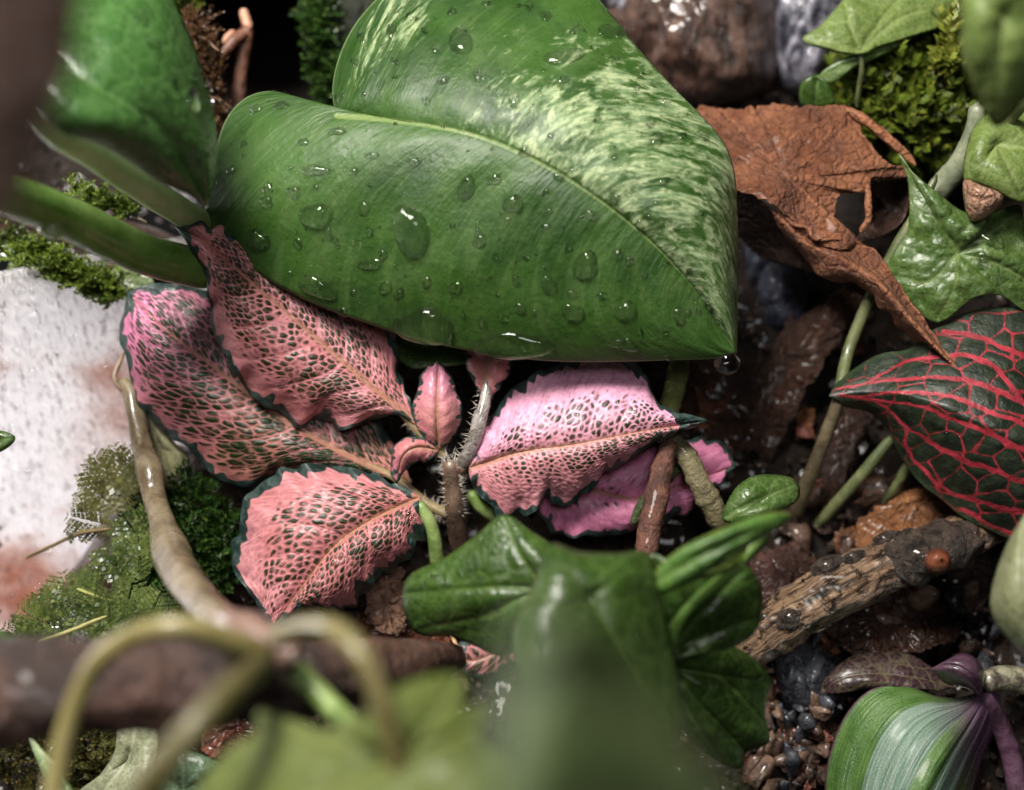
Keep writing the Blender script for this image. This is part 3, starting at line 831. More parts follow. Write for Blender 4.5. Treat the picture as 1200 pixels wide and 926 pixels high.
L4 = leaf_ribbon("leaf", fit, PK,
    [(550, 548, 2), (610, 530, -4), (680, 520, -7), (750, 506, -7), (828, 493, -4)],
    [(550, 548, 2), (560, 520, 3), (575, 490, 4), (596, 462, 5), (625, 440, 6), (660, 420, 7), (705, 410, 7), (738, 418, 6), (757, 440, 3), (768, 466, 0), (795, 481, -3), (828, 493, -4)],
    [(550, 548, 2), (552, 566, 3), (566, 588, 4), (585, 602, 4), (612, 600, 3), (640, 588, 3), (674, 586, 2), (692, 568, 1), (712, 554, 0), (736, 540, -1), (762, 524, -2), (792, 508, -3), (828, 493, -4)],
    nu=230, nv=88, sweep=0.18, bulge=(4, 3), fields=pink_fields(8, 7, 6.5, 12, 0.95, 0.6, lambda l: sstep(0.2, -0.5, l.W) * 0.85 + 0.25 * l.S, (4, 5), 0.9, 1.0), ruffle=(8, 4, 30, 14))  # cool tint paints the reflected sheen into the upper half's colour
L5 = leaf_ribbon("leaf", fit, PK2,
    [(630, 572, 14), (690, 574, 12), (745, 585, 12), (800, 568, 14), (862, 546, 18)],
    [(630, 572, 14), (670, 545, 16), (730, 528, 16), (800, 516, 16), (845, 518, 18), (862, 546, 18)],
    [(630, 572, 14), (634, 602, 16), (652, 624, 16), (690, 630, 14), (726, 625, 14), (762, 613, 14), (800, 604, 16), (832, 582, 17), (862, 546, 18)],
    nu=100, nv=40, sweep=0.2, bulge=(3, 3), fields=pink_fields(7, 9, 13, 15, 0.45, 0.5, lambda l: 0.8 + 0 * l.S, (2.5, 3), 1.0, 2.0), ruffle=(5, 2, 22, 17))
L6 = leaf_ribbon("leaf", fit, PK3,
    [(514, 526, 2), (512, 500, -2), (512, 465, -3), (513, 424, 0)],
    [(514, 526, 2), (496, 512, 2), (485, 488, 2), (487, 460, 2), (498, 434, 1), (513, 424, 0)],
    [(514, 526, 2), (532, 512, 2), (541, 488, 2), (535, 460, 2), (526, 436, 1), (513, 424, 0)],
    nu=60, nv=24, bulge=(2, 2), fields=pink_fields(6, 7, 10, 18, 0.35, 0.5, lambda l: sstep(0.3, 0.9, l.S), (1.5, 1.5), 0.6, 3.0), ruffle=(2, 1, 14, 3))
L7 = leaf_ribbon("leaf", fit, PK3,
    [(566, 472, 3), (568, 450, 1), (570, 425, 1), (570, 395, 4)],
    [(566, 472, 3), (556, 448, 3), (546, 422, 4), (548, 400, 5), (570, 395, 4)],
    [(566, 472, 3), (588, 452, 3), (598, 428, 4), (592, 404, 5), (570, 395, 4)],
    nu=50, nv=20, bulge=(-2, 2), fields=pink_fields(6, 7, 10, 20, 0.3, 0.5, None, (1.5, 1.5), 0.6, 3.0), ruffle=(3, 1.5, 12, 4))
L8 = leaf_ribbon("leaf", fit, PK3,
    [(514, 528, 2), (490, 524, -1), (472, 535, -2), (465, 566, 2)],
    [(514, 528, 2), (496, 513, 3), (473, 514, 3), (459, 530, 3), (458, 552, 3), (465, 566, 2)],
    [(514, 528, 2), (502, 540, 2), (488, 541, 2), (476, 550, 2), (465, 566, 2)],
    nu=50, nv=20, bulge=(2, 1), fields=pink_fields(6, 7, 10, 22, 0.2, 0.5, lambda l: sstep(0.5, 1, l.S), (1.2, 1.2), 0.6, 4.0), ruffle=(2, 1, 12, 5))
L9 = leaf_ribbon("leaf", fit, PK,
    [(610, 740, 20), (580, 765, 18), (550, 775, 18), (530, 760, 20)],
    [(610, 740, 20), (590, 740, 20), (556, 745, 20), (530, 760, 20)],
    [(610, 740, 20), (610, 770, 20), (575, 792, 20), (545, 795, 20), (530, 760, 20)],
    nu=60, nv=24, bulge=(1, 1), fields=pink_fields(6, 9, 13, 24, 0.8, 0.7), ruffle=(4, 1.5, 14, 6))
for lf, lb in ((L1, "long pink leaf tucked under the heart shaped leaf"), (L2, "leaf with green cells between pink veins, magenta at its end"), (L3, "rounded pink leaf with a curled edge"),
               (L4, "pointed pink leaf with a pale lilac sheen painted on its upper half"), (L5, "shaded magenta leaf behind the red stem"), (L6, "small upright young leaf")):
    lf.o["label"] = lb
drops(L2, [], 40, (145, 335, 200, 440), rmax=2.5, seed=8)
drops(L3, [(480, 604, 5, 5), (482, 612, 5, 4)], 30, (285, 560, 330, 730), rmax=2.5, seed=9)
drops(L4, [], 50, (590, 430, 770, 500), rmax=2.0, seed=10)
STEM_F = mat_simple("hairy_stem", hexc(62, 46, 36), hexc(104, 82, 66), 120, 0.4, 0.5, 700, 0.0008, coat=0.3)
STEM_O = mat_simple("olive_petiole", hexc(112, 100, 62), hexc(150, 130, 90), 120, 0.4, 0.4, 700, 0.0006, coat=0.25)
STEM_L = mat_simple("light_green_petiole", hexc(96, 120, 52), hexc(140, 160, 92), 120, 0.35, 0.4, 700, 0.0006, coat=0.3)
st = tube("stem", fit, STEM_F, [(528, 538, 4, 11), (530, 565, 5, 11), (534, 600, 8, 12), (540, 650, 20, 12)], 16, 26, 0.06, 2)
tube("petiole", fit, STEM_O, [(440, 450, 4, 3), (470, 482, 4, 5), (492, 505, 4, 7), (522, 535, 5, 8)], 12, 20, 0.04, 3)
tube("petiole", fit, STEM_O, [(420, 540, 11, 3), (465, 562, 12, 5), (500, 590, 12, 6), (530, 605, 12, 7)], 12, 20, 0.04, 5)
tube("petiole", fit, STEM_L, [(488, 586, 1, 6), (505, 615, 2, 8), (512, 650, 6, 9), (516, 690, 14, 9)], 12, 20, 0.05, 6)
tube("petiole", fit, STEM_F, [(548, 548, 2, 7), (540, 548, 4, 9), (526, 552, 6, 9)], 12, 12, 0.05, 7)
tube("petiole", fit, STEM_L, [(548, 575, 8, 7), (565, 595, 10, 8), (590, 612, 14, 8)], 12, 14, 0.05, 8)
sp = tube("petiole", fit, mat_simple("grey_fuzzy", hexc(98, 92, 84), hexc(160, 152, 146), 300, 0.25, 0.8, 600, 0.001, coat=0.7),
     [(572, 440, 2, 4), (568, 470, 0, 7), (560, 500, -1, 9), (550, 530, 1, 9), (538, 548, 4, 8)], 14, 24, 0.12, 9)
V, F = [], []
Rh = random.Random(4)
def hair_on(pts, n, r, ln):
    C = curve(pts, n)
    for q in C:
        a = Rh.uniform(0, 2 * math.pi)
        dx, dy = math.cos(a), math.sin(a)
        b = P(q[0] + dx * r * 0.8, q[1] + dy * r * 0.8, q[2] - r * 0.1 * Rh.uniform(0, 2))
        t = P(q[0] + dx * (r + ln * Rh.uniform(0.5, 1.1)) + Rh.uniform(-3, 3), q[1] + dy * (r + ln) + Rh.uniform(-3, 3), q[2] - 1.5 * Rh.random())
        s = Vector((Rh.uniform(-1, 1), Rh.uniform(-1, 1), Rh.uniform(-1, 1))).normalized() * 0.00009
        u = s.cross(t - b).normalized() * 0.00009
        o = len(V); V.extend([tuple(b + s), tuple(b - s), tuple(b + u), tuple(t)])
        F.extend([(o, o + 1, o + 3), (o + 1, o + 2, o + 3), (o + 2, o, o + 3)])
hair_on([(528, 540, 4), (530, 565, 4), (534, 600, 7)], 220, 12, 9)
hair_on([(500, 590, 12), (520, 605, 12), (540, 600, 10)], 150, 8, 9)
hair_on([(480, 492, 4), (505, 518, 4), (530, 545, 4)], 160, 7, 7)
hair_on([(568, 460, 0), (555, 510, -1), (540, 545, 3)], 160, 8, 6)
tag(mesh_object("hairs", V, F, mat_simple("pale_hair", hexc(190, 176, 160), hexc(214, 204, 192), 100, 0.4, 0.0), st), kind="stuff")

# ------------------------------------------------------------------ red-veined leaf plant
RV = [[(962, 466), (989, 454), (1041, 447), (1090, 443), (1122, 444), (1154, 453), (1200, 473), (1260, 505)],
      [(985, 463), (999, 465), (1038, 461), (1083, 460), (1122, 468), (1161, 484), (1200, 497), (1260, 530)],
      [(1000, 465), (1038, 470), (1080, 476), (1115, 492), (1151, 502), (1174, 516), (1200, 528), (1260, 560)],
      [(1020, 466), (1043, 481), (1064, 502), (1093, 518), (1122, 536), (1154, 547), (1200, 565), (1260, 590)],
      [(1064, 502), (1060, 516), (1065, 531), (1083, 550), (1099, 568), (1135, 584), (1167, 593), (1200, 601), (1260, 618)],
      [(1099, 568), (1099, 578), (1115, 596), (1135, 599), (1154, 615), (1190, 625), (1230, 640)],
      [(1106, 390), (1132, 392), (1154, 398), (1180, 410), (1200, 416), (1260, 440)],
      [(1018, 450), (1060, 425), (1100, 418), (1135, 418), (1161, 427), (1180, 447), (1200, 473)],
      [(1110, 390), (1109, 410), (1099, 420)], [(1136, 393), (1131, 415)], [(1170, 404), (1172, 421), (1157, 427)], [(1183, 375), (1177, 398), (1172, 405)], [(1164, 372), (1161, 395)],
      [(1146, 369), (1144, 390)], [(1106, 390), (1120, 375), (1146, 369), (1183, 374), (1210, 376)], [(1125, 460), (1127, 470), (1112, 452)], [(1151, 462), (1132, 464)], [(1099, 510), (1135, 507), (1151, 500)],
      [(1093, 492), (1099, 512)], [(1154, 538), (1174, 518)], [(1151, 547), (1141, 563), (1132, 578)], [(1112, 541), (1099, 557)], [(1099, 529), (1083, 547)], [(1090, 520), (1065, 530)], [(1167, 593), (1158, 613)],
      [(1193, 605), (1187, 622)], [(1073, 490), (1088, 487), (1080, 476)], [(1136, 586), (1135, 599)], [(1102, 578), (1122, 580)], [(1041, 420), (1044, 430)], [(1065, 412), (1070, 425)], [(1090, 418), (1099, 434), (1110, 444)],
      [(1166, 577), (1200, 580)], [(1060, 447), (1075, 462)], [(1140, 445), (1150, 430)]]
def red_fields(lf):
    v = np.full(lf.X.shape, 40.0)
    WX = lf.X + 2.6 * fbm(lf.X / 16, lf.Y / 16, 5, 3); WY = lf.Y + 2.6 * fbm(lf.X / 16, lf.Y / 16 + 40, 6, 3)
    for i, pl in enumerate(RV):
        c = curve(pl, 14)
        if i >= 8: break
        d, at = polydist(WX, WY, c)
        w = 1.3 + 1.5 * sstep(1000, 1180, lf.X)
        v = np.minimum(v, d - w * (1 + 0.2 * vnoise(lf.X / 7, lf.Y / 7, i)))
    e, rnd = vor2(WX - 0.35 * (WY - 460), WY + 0.25 * (WX - 1000), 36, 28, 6, 900, 1400, 300, 800)
    v = np.minimum(v, e * 15 - (0.3 + 0.6 * sstep(1000, 1180, lf.X)))
    rel = 0.35 * np.clip(v / 8, 0, 1) * sstep(1.0, 0.8, np.abs(lf.W))
    return {'vein': v, 'rim': lf.edge}, rel
def mat_red():
    n = NT("red_vein_leaf")
    g = n.obj()
    base = n.mix(n.ramp(n.noise(g, 300, 4), 0.35, 0.7), (0.006, 0.011, 0.005), (0.020, 0.028, 0.014))
    v = n.attr('vein')
    red = n.mix(n.ramp(n.noise(g, 240, 3), 0.3, 0.7), hexc(126, 22, 34), hexc(174, 44, 60))
    col = n.mix(n.ramp(v, -0.7, 0.9, 1.0, 0.0), base, red)
    col = n.mix(n.ramp(n.attr('rim'), 3, 9, 0.8, 0.0), col, (0.02, 0.04, 0.016))
    nm = n.bump(n.noise(g, 800, 4, 0.6), 0.5, 0.0007)
    return n.finish(col, n.ramp(n.noise(g, 260, 4), 0.35, 0.65, 0.38, 0.62), nm, coat=0.1, coat_rough=0.2, transl=0.06)
red = thing("red_veined_plant", P(975, 600, 30), "dark leaved plant with bright red veins behind the knotted stick", "plant")
RL = leaf_ribbon("leaf", red, mat_red(),
    [(972, 464, 8), (1010, 460, 4), (1060, 462, -4), (1120, 482, -10), (1200, 520, -12), (1300, 570, -4)],
    [(972, 464, 8), (984, 446, 12), (1008, 428, 12), (1036, 416, 11), (1066, 407, 10), (1095, 388, 8), (1130, 367, 8), (1180, 361, 6), (1230, 365, 4), (1290, 420, 4), (1320, 500, 2), (1300, 570, -4)],
    [(972, 464, 8), (990, 476, 10), (1018, 482, 10), (1040, 502, 10), (1054, 532, 10), (1075, 560, 8), (1110, 590, 6), (1150, 616, 4), (1200, 640, 2), (1250, 640, 0), (1300, 570, -4)],
    nu=170, nv=70, bulge=(2, 2), fields=red_fields, ruffle=(3, 2.5, 14, 2))
drops(RL, [], 40, (1100, 380, 1195, 560), rmax=2.2, seed=14)
STEM_T = mat_simple("thin_stem", hexc(66, 76, 40), hexc(104, 108, 68), 150, 0.4, 0.4, 700, 0.0006, coat=0.3)
STEM_B = mat_simple("brown_green_stem", hexc(66, 58, 40), hexc(100, 88, 64), 150, 0.4, 0.5, 700, 0.0008, coat=0.3)
tube("petiole", red, STEM_B, [(985, 462, 10, 7), (968, 510, 16, 8), (948, 560, 24, 9), (930, 606, 34, 9)], 12, 26, 0.06, 3)
tube("petiole", red, STEM_T, [(1085, 475, 10, 5), (1043, 516, 16, 6), (1015, 550, 20, 7), (985, 585, 28, 7), (955, 618, 38, 7)], 12, 22, 0.05, 4)
tube("petiole", red, STEM_T, [(1095, 515, 14, 5), (1064, 546, 22, 6), (1050, 570, 26, 6), (1035, 590, 34, 6)], 12, 14, 0.05, 5)

# ------------------------------------------------------------------ curled brown leaf and other dead leaves
def mat_dead(name, c1, c2, dark, rough=0.5, coat=0.15):
    n = NT(name)
    g = n.obj()
    col = n.mix(n.ramp(n.noise(g, 90, 6, 0.7), 0.34, 0.66), c1, c2)
    col = n.mix(n.ramp(n.noise(g, 380, 5, 0.7), 0.52, 0.72, 0, 0.7), col, dark)
    col = n.mix(n.ramp(n.attr('vein'), 0, 1.6, 0.5, 0), col, tuple(min(1, x * 1.5) for x in c2))
    col = n.mix(n.ramp(n.attr('rim'), 0, 3.0, 0.45, 0), col, tuple(min(1, x * 1.5) for x in c2))
    col = n.mix(n.ramp(n.noise(g, 34, 4, 0.6), 0.5, 0.7, 0, 0.55), col, dark)
    net = n.vor(g, 330, 'DISTANCE_TO_EDGE')
    col = n.mix(n.ramp(net, 0.0, 0.12, 0.35, 0), col, dark)
    h = n.math('ADD', n.noise(g, 800, 5, 0.75), n.math('MULTIPLY', n.noise(g, 200, 4, 0.6), 2.2))
    h = n.math('ADD', h, n.math('MULTIPLY', n.ramp(net, 0, 0.2), 0.4))
    return n.finish(col, n.ramp(n.noise(g, 130, 4), 0.35, 0.65, rough * 0.6, rough * 1.4), n.bump(h, 1.0, 0.0012), coat=coat, coat_rough=0.15, transl=0.1)
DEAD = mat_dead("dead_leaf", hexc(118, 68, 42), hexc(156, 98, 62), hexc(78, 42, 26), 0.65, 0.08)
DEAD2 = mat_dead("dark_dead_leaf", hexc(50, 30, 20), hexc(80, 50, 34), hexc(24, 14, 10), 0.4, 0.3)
DEAD3 = mat_dead("tan_dead_leaf", hexc(150, 104, 80), hexc(186, 144, 116), hexc(110, 66, 46), 0.3, 0.5)
dl = thing("dead_leaf", P(850, 140, 45), "curled brown dead leaf with a torn hole beside the heart shaped leaf", "dead leaf")
bl = leaf_radial("blade", dl, DEAD, (925, 210, 12),
    [(815, 128, 42), (862, 128, 32), (905, 123, 26), (955, 126, 24), (994, 126, 22), (1006, 148, 20), (1022, 172, 16), (1043, 193, 14), (1062, 197, 16), (1063, 206, 17), (1046, 209, 17), (1022, 206, 14), (1015, 224, 12), (985, 228, 13),
     (978, 244, 13), (977, 264, 12), (998, 274, 10), (1004, 284, 8), (985, 292, 6), (955, 284, 6), (930, 262, 6), (905, 240, 6), (880, 228, 8), (858, 222, 10), (850, 200, 18), (840, 160, 30)],
    [[(842, 125), (925, 210), (1000, 280)], [(925, 210), (960, 170), (992, 130)], [(925, 210), (980, 205), (1040, 198)], [(900, 185), (940, 150)]], 40, 300, True, 1.0, 0.0005, (3.2, 45), 4, 1.2, -0.4, 2.2)
tl = leaf_ribbon("blade", dl, DEAD,
    [(905, 246, 10), (945, 285, 6), (985, 303, 2), (1030, 332, -2), (1070, 378, -4), (1095, 405, -4), (1122, 432, -4)],
    [(905, 246, 10), (935, 262, 5), (965, 280, 4), (1000, 278, 6), (1032, 302, 6), (1062, 345, 4), (1090, 385, 2), (1104, 406, -1), (1122, 432, -4)],
    [(905, 246, 10), (915, 268, 14), (950, 308, 14), (966, 326, 12), (1005, 336, 10), (1040, 368, 8), (1062, 390, 6), (1085, 402, 2), (1122, 432, -4)],
    nu=80, nv=20, bulge=(-3, 2), thick=0.0006, ruffle=(5, 2.5, 20, 6), fields=lambda l: ({'vein': l.dm, 'rim': l.edge}, 1.2 * fbm(l.X / 18, l.Y / 18, 6, 4)))
tl.o["label"] = "narrow twisted end of the brown leaf"
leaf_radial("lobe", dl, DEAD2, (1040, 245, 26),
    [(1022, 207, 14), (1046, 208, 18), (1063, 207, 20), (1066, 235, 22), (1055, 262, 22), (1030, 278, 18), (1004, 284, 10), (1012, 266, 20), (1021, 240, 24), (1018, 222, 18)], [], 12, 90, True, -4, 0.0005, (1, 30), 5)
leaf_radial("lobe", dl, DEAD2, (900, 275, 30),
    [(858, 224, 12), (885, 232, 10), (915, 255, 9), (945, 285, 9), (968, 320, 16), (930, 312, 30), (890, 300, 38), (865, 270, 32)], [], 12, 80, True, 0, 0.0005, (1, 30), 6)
tube("curled_edge", dl, DEAD, [(990, 126, 20, 3), (1012, 140, 18, 6), (1038, 160, 17, 6), (1058, 178, 17, 5), (1073, 194, 17, 2)], 10, 24, 0.2, 6)
tube("curled_edge", dl, DEAD, [(1017, 216, 10, 3), (1017, 240, 9, 4), (1018, 256, 9, 4), (1008, 272, 9, 3)], 10, 20, 0.2, 8)

def dead(label, c, out, mat, seed, veins=(), bulge=2, wob=(2.0, 40)):
    lf = leaf_radial("dead_leaf", None, mat, c, out, veins, 26, 160, False, bulge * 0.4, 0.0005, (max(wob[0], 3.5), min(wob[1], 34)), seed, 1.2, 0.3, 3.0)
    tag(lf.o, label, "dead leaf")
    return lf
dead("dark brown dead leaf slanting in the gap behind the tip of the heart leaf", (920, 430, 46),
     [(990, 335, 44), (1012, 350, 44), (985, 400, 44), (945, 455, 42), (920, 510, 44), (900, 545, 48), (870, 520, 52), (880, 450, 54), (920, 385, 54)], DEAD2, 61, [[(1000, 345), (930, 430), (890, 530)]], 4)
dead("nearly black brown leaf lying flat behind the pointed pink leaf", (840, 480, 52),
     [(760, 430, 54), (830, 400, 60), (880, 420, 60), (905, 480, 52), (890, 530, 48), (840, 520, 46), (780, 490, 48)], DEAD2, 62, [[(770, 470), (840, 480), (900, 490)]], 3)
dead("brown leaf scrap on the ground below the rounded pink leaf", (470, 745, 20),
     [(395, 760, 18), (420, 725, 22), (470, 700, 26), (520, 725, 24), (530, 765, 22), (520, 800, 16), (440, 800, 12)], mat_dead("litter_leaf", hexc(112, 62, 38), hexc(150, 90, 58), hexc(60, 32, 22), 0.3, 0.5), 63, [[(400, 780), (450, 745), (490, 712)]], 2)
dead("pale tan leaf piece standing against the rounded pink leaf", (452, 705, 14),
     [(436, 668, 16), (470, 664, 16), (476, 700, 15), (474, 742, 14), (450, 742, 13), (432, 728, 14), (430, 700, 15)], DEAD3, 64, [[(455, 670), (455, 740)]], 5)
dead("reddish brown leaf piece with a dark crease below the blurred branch", (265, 855, 6),
     [(235, 880, 4), (240, 850, 8), (270, 835, 10), (310, 830, 10), (315, 870, 6), (280, 892, 2), (250, 890, 2)], mat_dead("red_litter", hexc(96, 50, 36), hexc(140, 82, 62), hexc(52, 26, 20), 0.3, 0.5), 65, [[(240, 880), (275, 855), (310, 835)]], 2)
dead("brown curled leaf on the ground between the thin green stems", (995, 520, 40),
     [(965, 560, 40), (975, 500, 42), (1005, 470, 44), (1020, 490, 44), (1000, 540, 42), (985, 590, 38), (965, 600, 38)], DEAD2, 66, [], 5)
dead("long brown leaf under the moss beside the torn leaf hole", (1070, 590, 26),
     [(1000, 640, 20), (1010, 610, 26), (1060, 575, 30), (1120, 570, 30), (1150, 600, 26), (1090, 630, 18), (1040, 660, 14)], mat_dead("rust_leaf", hexc(110, 66, 34), hexc(150, 96, 52), hexc(60, 34, 20), 0.4, 0.3), 67, [], 5)
dead("dull pinkish brown leaf on the soil beside the lower end of the knotted stick", (915, 670, 22),
     [(870, 700, 20), (885, 650, 26), (930, 640, 28), (960, 660, 24), (930, 690, 20), (890, 720, 16)], mat_dead("pinkish_litter", hexc(84, 54, 46), hexc(120, 84, 72), hexc(50, 30, 24), 0.4, 0.3), 68, [], 3)
dead("crumpled dark leaf on the wet soil below the knotted stick", (1040, 720, 20),
     [(960, 735, 18), (1000, 700, 24), (1060, 690, 26), (1110, 710, 24), (1120, 750, 18), (1060, 765, 14), (1000, 770, 14)], DEAD2, 69, [], 4, (4, 30))

# ------------------------------------------------------------------ knotted stick
def mat_stick():
    n = NT("stick_bark")
    a = n.attr('along')
    g = n.obj()
    nn = n.noise(g, 240, 7, 0.72, 0.8)
    stretched = n.node('ShaderNodeVectorMath', operation='ADD')
    sv = n.scaled(n.attr('tc', True), (0.13, 1, 1))
    gr = n.noise(sv, 900, 6, 0.7, 0.6)
    col = n.mix(n.ramp(gr, 0.36, 0.62), hexc(40, 26, 18), hexc(176, 140, 106))
    col = n.mix(n.ramp(nn, 0.50, 0.60, 0, 0.95), col, hexc(26, 19, 15))
    h = n.math('ADD', gr, n.math('MULTIPLY', nn, -0.7))
    return n.finish(col, n.ramp(nn, 0.4, 0.62, 0.5, 0.12), n.bump(h, 1.0, 0.003), coat=0.3, coat_rough=0.32)
STICK = mat_stick()
stick = thing("stick", P(870, 770, 6), "knotted pale brown stick with dark bark patches lying on the soil", "stick")
tube("shaft", stick, STICK, [(852, 782, 6, 17), (885, 752, 4, 28), (930, 722, 3, 31), (980, 692, 2, 32), (1030, 668, 2, 31), (1075, 648, 4, 33), (1120, 632, 10, 28), (1175, 610, 18, 22), (1230, 590, 26, 18)], 48, 150, 0.10, 12, rfreq=14)
KNOT = mat_simple("dark_knot", (0.012, 0.009, 0.007), (0.07, 0.05, 0.036), 400, 0.3, 1.0, 700, 0.002, coat=0.5)
tube("knot", stick, KNOT, [(1040, 664, 4, 18), (1062, 656, -2, 29), (1085, 648, -4, 33), (1110, 642, -1, 30), (1140, 632, 6, 20)], 34, 44, 0.16, 13, rfreq=5)
tube("bud", stick, mat_simple("copper_bud", hexc(84, 44, 28), hexc(128, 72, 46), 200, 0.3, 0.3, 500, 0.0008, coat=0.4), [(1095, 660, -4, 12), (1098, 658, -11, 15), (1100, 657, -15, 14), (1102, 656, -17, 9), (1103, 655.5, -17.6, 2)], 18, 16, 0.05, 3)
for (x, y, z, r) in ((968, 664, -3, 11), (925, 726, -5, 12), (1036, 632, -2, 8), (1000, 655, -4, 8), (898, 726, -3, 8)):
    tube("bark_patch", stick, KNOT, [(x - r * 1.6, y + r * 0.8, z + 3, r * 0.5), (x, y, z + 2.0, r * 1.1), (x + r * 1.8, y - r * 0.9, z + 3, r * 0.5)], 16, 14, 0.2, int(x) % 17, rfreq=3)

# ------------------------------------------------------------------ creeping plant at the back right
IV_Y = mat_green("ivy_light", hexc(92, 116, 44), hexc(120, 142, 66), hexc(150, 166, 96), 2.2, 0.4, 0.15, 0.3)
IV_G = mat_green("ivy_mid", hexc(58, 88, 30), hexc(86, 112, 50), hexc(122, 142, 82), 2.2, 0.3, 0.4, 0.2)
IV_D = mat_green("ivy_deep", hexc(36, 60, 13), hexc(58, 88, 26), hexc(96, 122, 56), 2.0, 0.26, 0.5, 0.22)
ivy = thing("creeper", P(1150, 260, 30), "light green creeping plant with pointed lobed leaves above the red veined leaf", "plant")
leaf_radial("leaf", ivy, IV_Y, (1008, 60, 22),
    [(940, 46, 24), (962, 30, 24), (985, 4, 26), (1005, -14, 28), (1060, -24, 32), (1125, -16, 34), (1128, 8, 34), (1120, 26, 32), (1085, 22, 30), (1050, 34, 28), (1028, 56, 24), (1010, 64, 22), (985, 62, 22), (962, 56, 23)],
    [[(1008, 60), (975, 50), (944, 46)], [(1008, 60), (995, 25), (990, 0)], [(1008, 60), (1040, 15), (1070, -15)], [(1008, 60), (1060, 20), (1120, 10)]], 16, 120, True, 2.5, 0.0004, (0.8, 40), 3)
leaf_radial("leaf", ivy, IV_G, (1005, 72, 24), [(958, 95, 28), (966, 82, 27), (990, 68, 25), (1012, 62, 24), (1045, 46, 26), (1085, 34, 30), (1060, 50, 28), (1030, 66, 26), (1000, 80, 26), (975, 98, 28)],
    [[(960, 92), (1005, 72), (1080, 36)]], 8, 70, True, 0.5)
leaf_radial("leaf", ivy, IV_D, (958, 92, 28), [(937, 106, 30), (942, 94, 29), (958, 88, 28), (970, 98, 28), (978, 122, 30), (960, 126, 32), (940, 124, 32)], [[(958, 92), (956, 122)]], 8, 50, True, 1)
Cc = leaf_radial("leaf", ivy, IV_Y, (1175, 20, -81),
    [(1132, -30, -78), (1128, 20, -78), (1128, 62, -75), (1136, 92, -73), (1150, 122, -70), (1166, 148, -68), (1186, 136, -70), (1212, 100, -73), (1260, 50, -73), (1260, -40, -78), (1190, -60, -81)],
    [[(1175, 20), (1172, 80), (1166, 144)], [(1175, 20), (1200, 60), (1240, 80)]], 14, 90, True, 3)
Dd = leaf_radial("leaf", ivy, IV_Y, (1168, 170, -6),
    [(1130, 212, -4), (1133, 175, -4), (1148, 142, -2), (1195, 118, 0), (1255, 140, 0), (1250, 225, -4), (1200, 238, -8), (1172, 226, -8), (1148, 216, -6)],
    [[(1168, 170), (1150, 205)], [(1168, 170), (1200, 232)], [(1168, 170), (1240, 180)]], 14, 90, True, 3)
tip = leaf_radial("leaf_tip", ivy, DEAD3, (1150, 232, -8), [(1130, 212, -5), (1148, 217, -7), (1172, 227, -8), (1174, 238, -7), (1160, 252, -5), (1142, 259, -4), (1132, 246, -4)], [], 8, 50, True, 1.5)
tip.o["label"] = "dried tan tip of a green leaf"
drops(tip, [(1156, 240, 4, 4)], 6, (1135, 220, 1170, 255), rmax=2)
Ee = leaf_radial("leaf", ivy, IV_G, (1122, 298, 2),
    [(1053, 180, 6), (1070, 202, 2), (1098, 226, 0), (1128, 248, 0), (1158, 252, -2), (1178, 244, 0), (1195, 240, 4), (1199, 262, 4), (1204, 290, 2), (1240, 320, 2), (1250, 370, 4), (1205, 366, 4), (1172, 346, 0), (1140, 350, 0),
     (1098, 378, 6), (1062, 348, 8), (1040, 320, 10), (1050, 292, 8), (1064, 268, 6), (1066, 236, 5), (1063, 205, 5)],
    [[(1122, 298), (1095, 250), (1056, 184)], [(1122, 298), (1160, 275), (1194, 244)], [(1122, 298), (1090, 330), (1050, 325)], [(1122, 298), (1120, 335), (1100, 372)], [(1122, 298), (1180, 315), (1240, 360)]], 26, 200, True, 2.5, 0.0004, (1.8, 22), 7)
drops(Ee, [(1160, 280, 16, 10, 0.4), (1150, 300, 8, 6), (1152, 308, 6, 8), (1136, 275, 10, 6), (1160, 258, 5, 4)], 130, (1080, 240, 1200, 350), rmax=3.0, seed=16)
tube("petiole", ivy, mat_simple("thick_petiole", hexc(100, 108, 84), hexc(134, 140, 112), 120, 0.35, 0.4, 600, 0.0008, coat=0.4), [(1146, 120, -2, 9), (1140, 160, 2, 12), (1122, 196, 8, 14), (1098, 226, 14, 14), (1085, 260, 20, 12)], 16, 30, 0.06, 3)
tube("petiole", ivy, STEM_T, [(1098, 205, 4, 4), (1080, 240, 6, 6), (1048, 295, 10, 7), (1018, 352, 16, 7), (995, 410, 20, 7), (986, 448, 14, 7), (982, 470, 12, 6)], 12, 40, 0.05, 4)
tube("petiole", ivy, STEM_T, [(1008, 62, 22, 3), (1010, 80, 24, 3), (1006, 108, 30, 3), (1004, 125, 34, 3)], 8, 16, 0.05, 5)
tube("petiole", ivy, STEM_T, [(1260, 60, -30, 5), (1215, 110, -20, 6), (1195, 128, -10, 6), (1180, 150, -4, 5)], 10, 16, 0.05, 6)

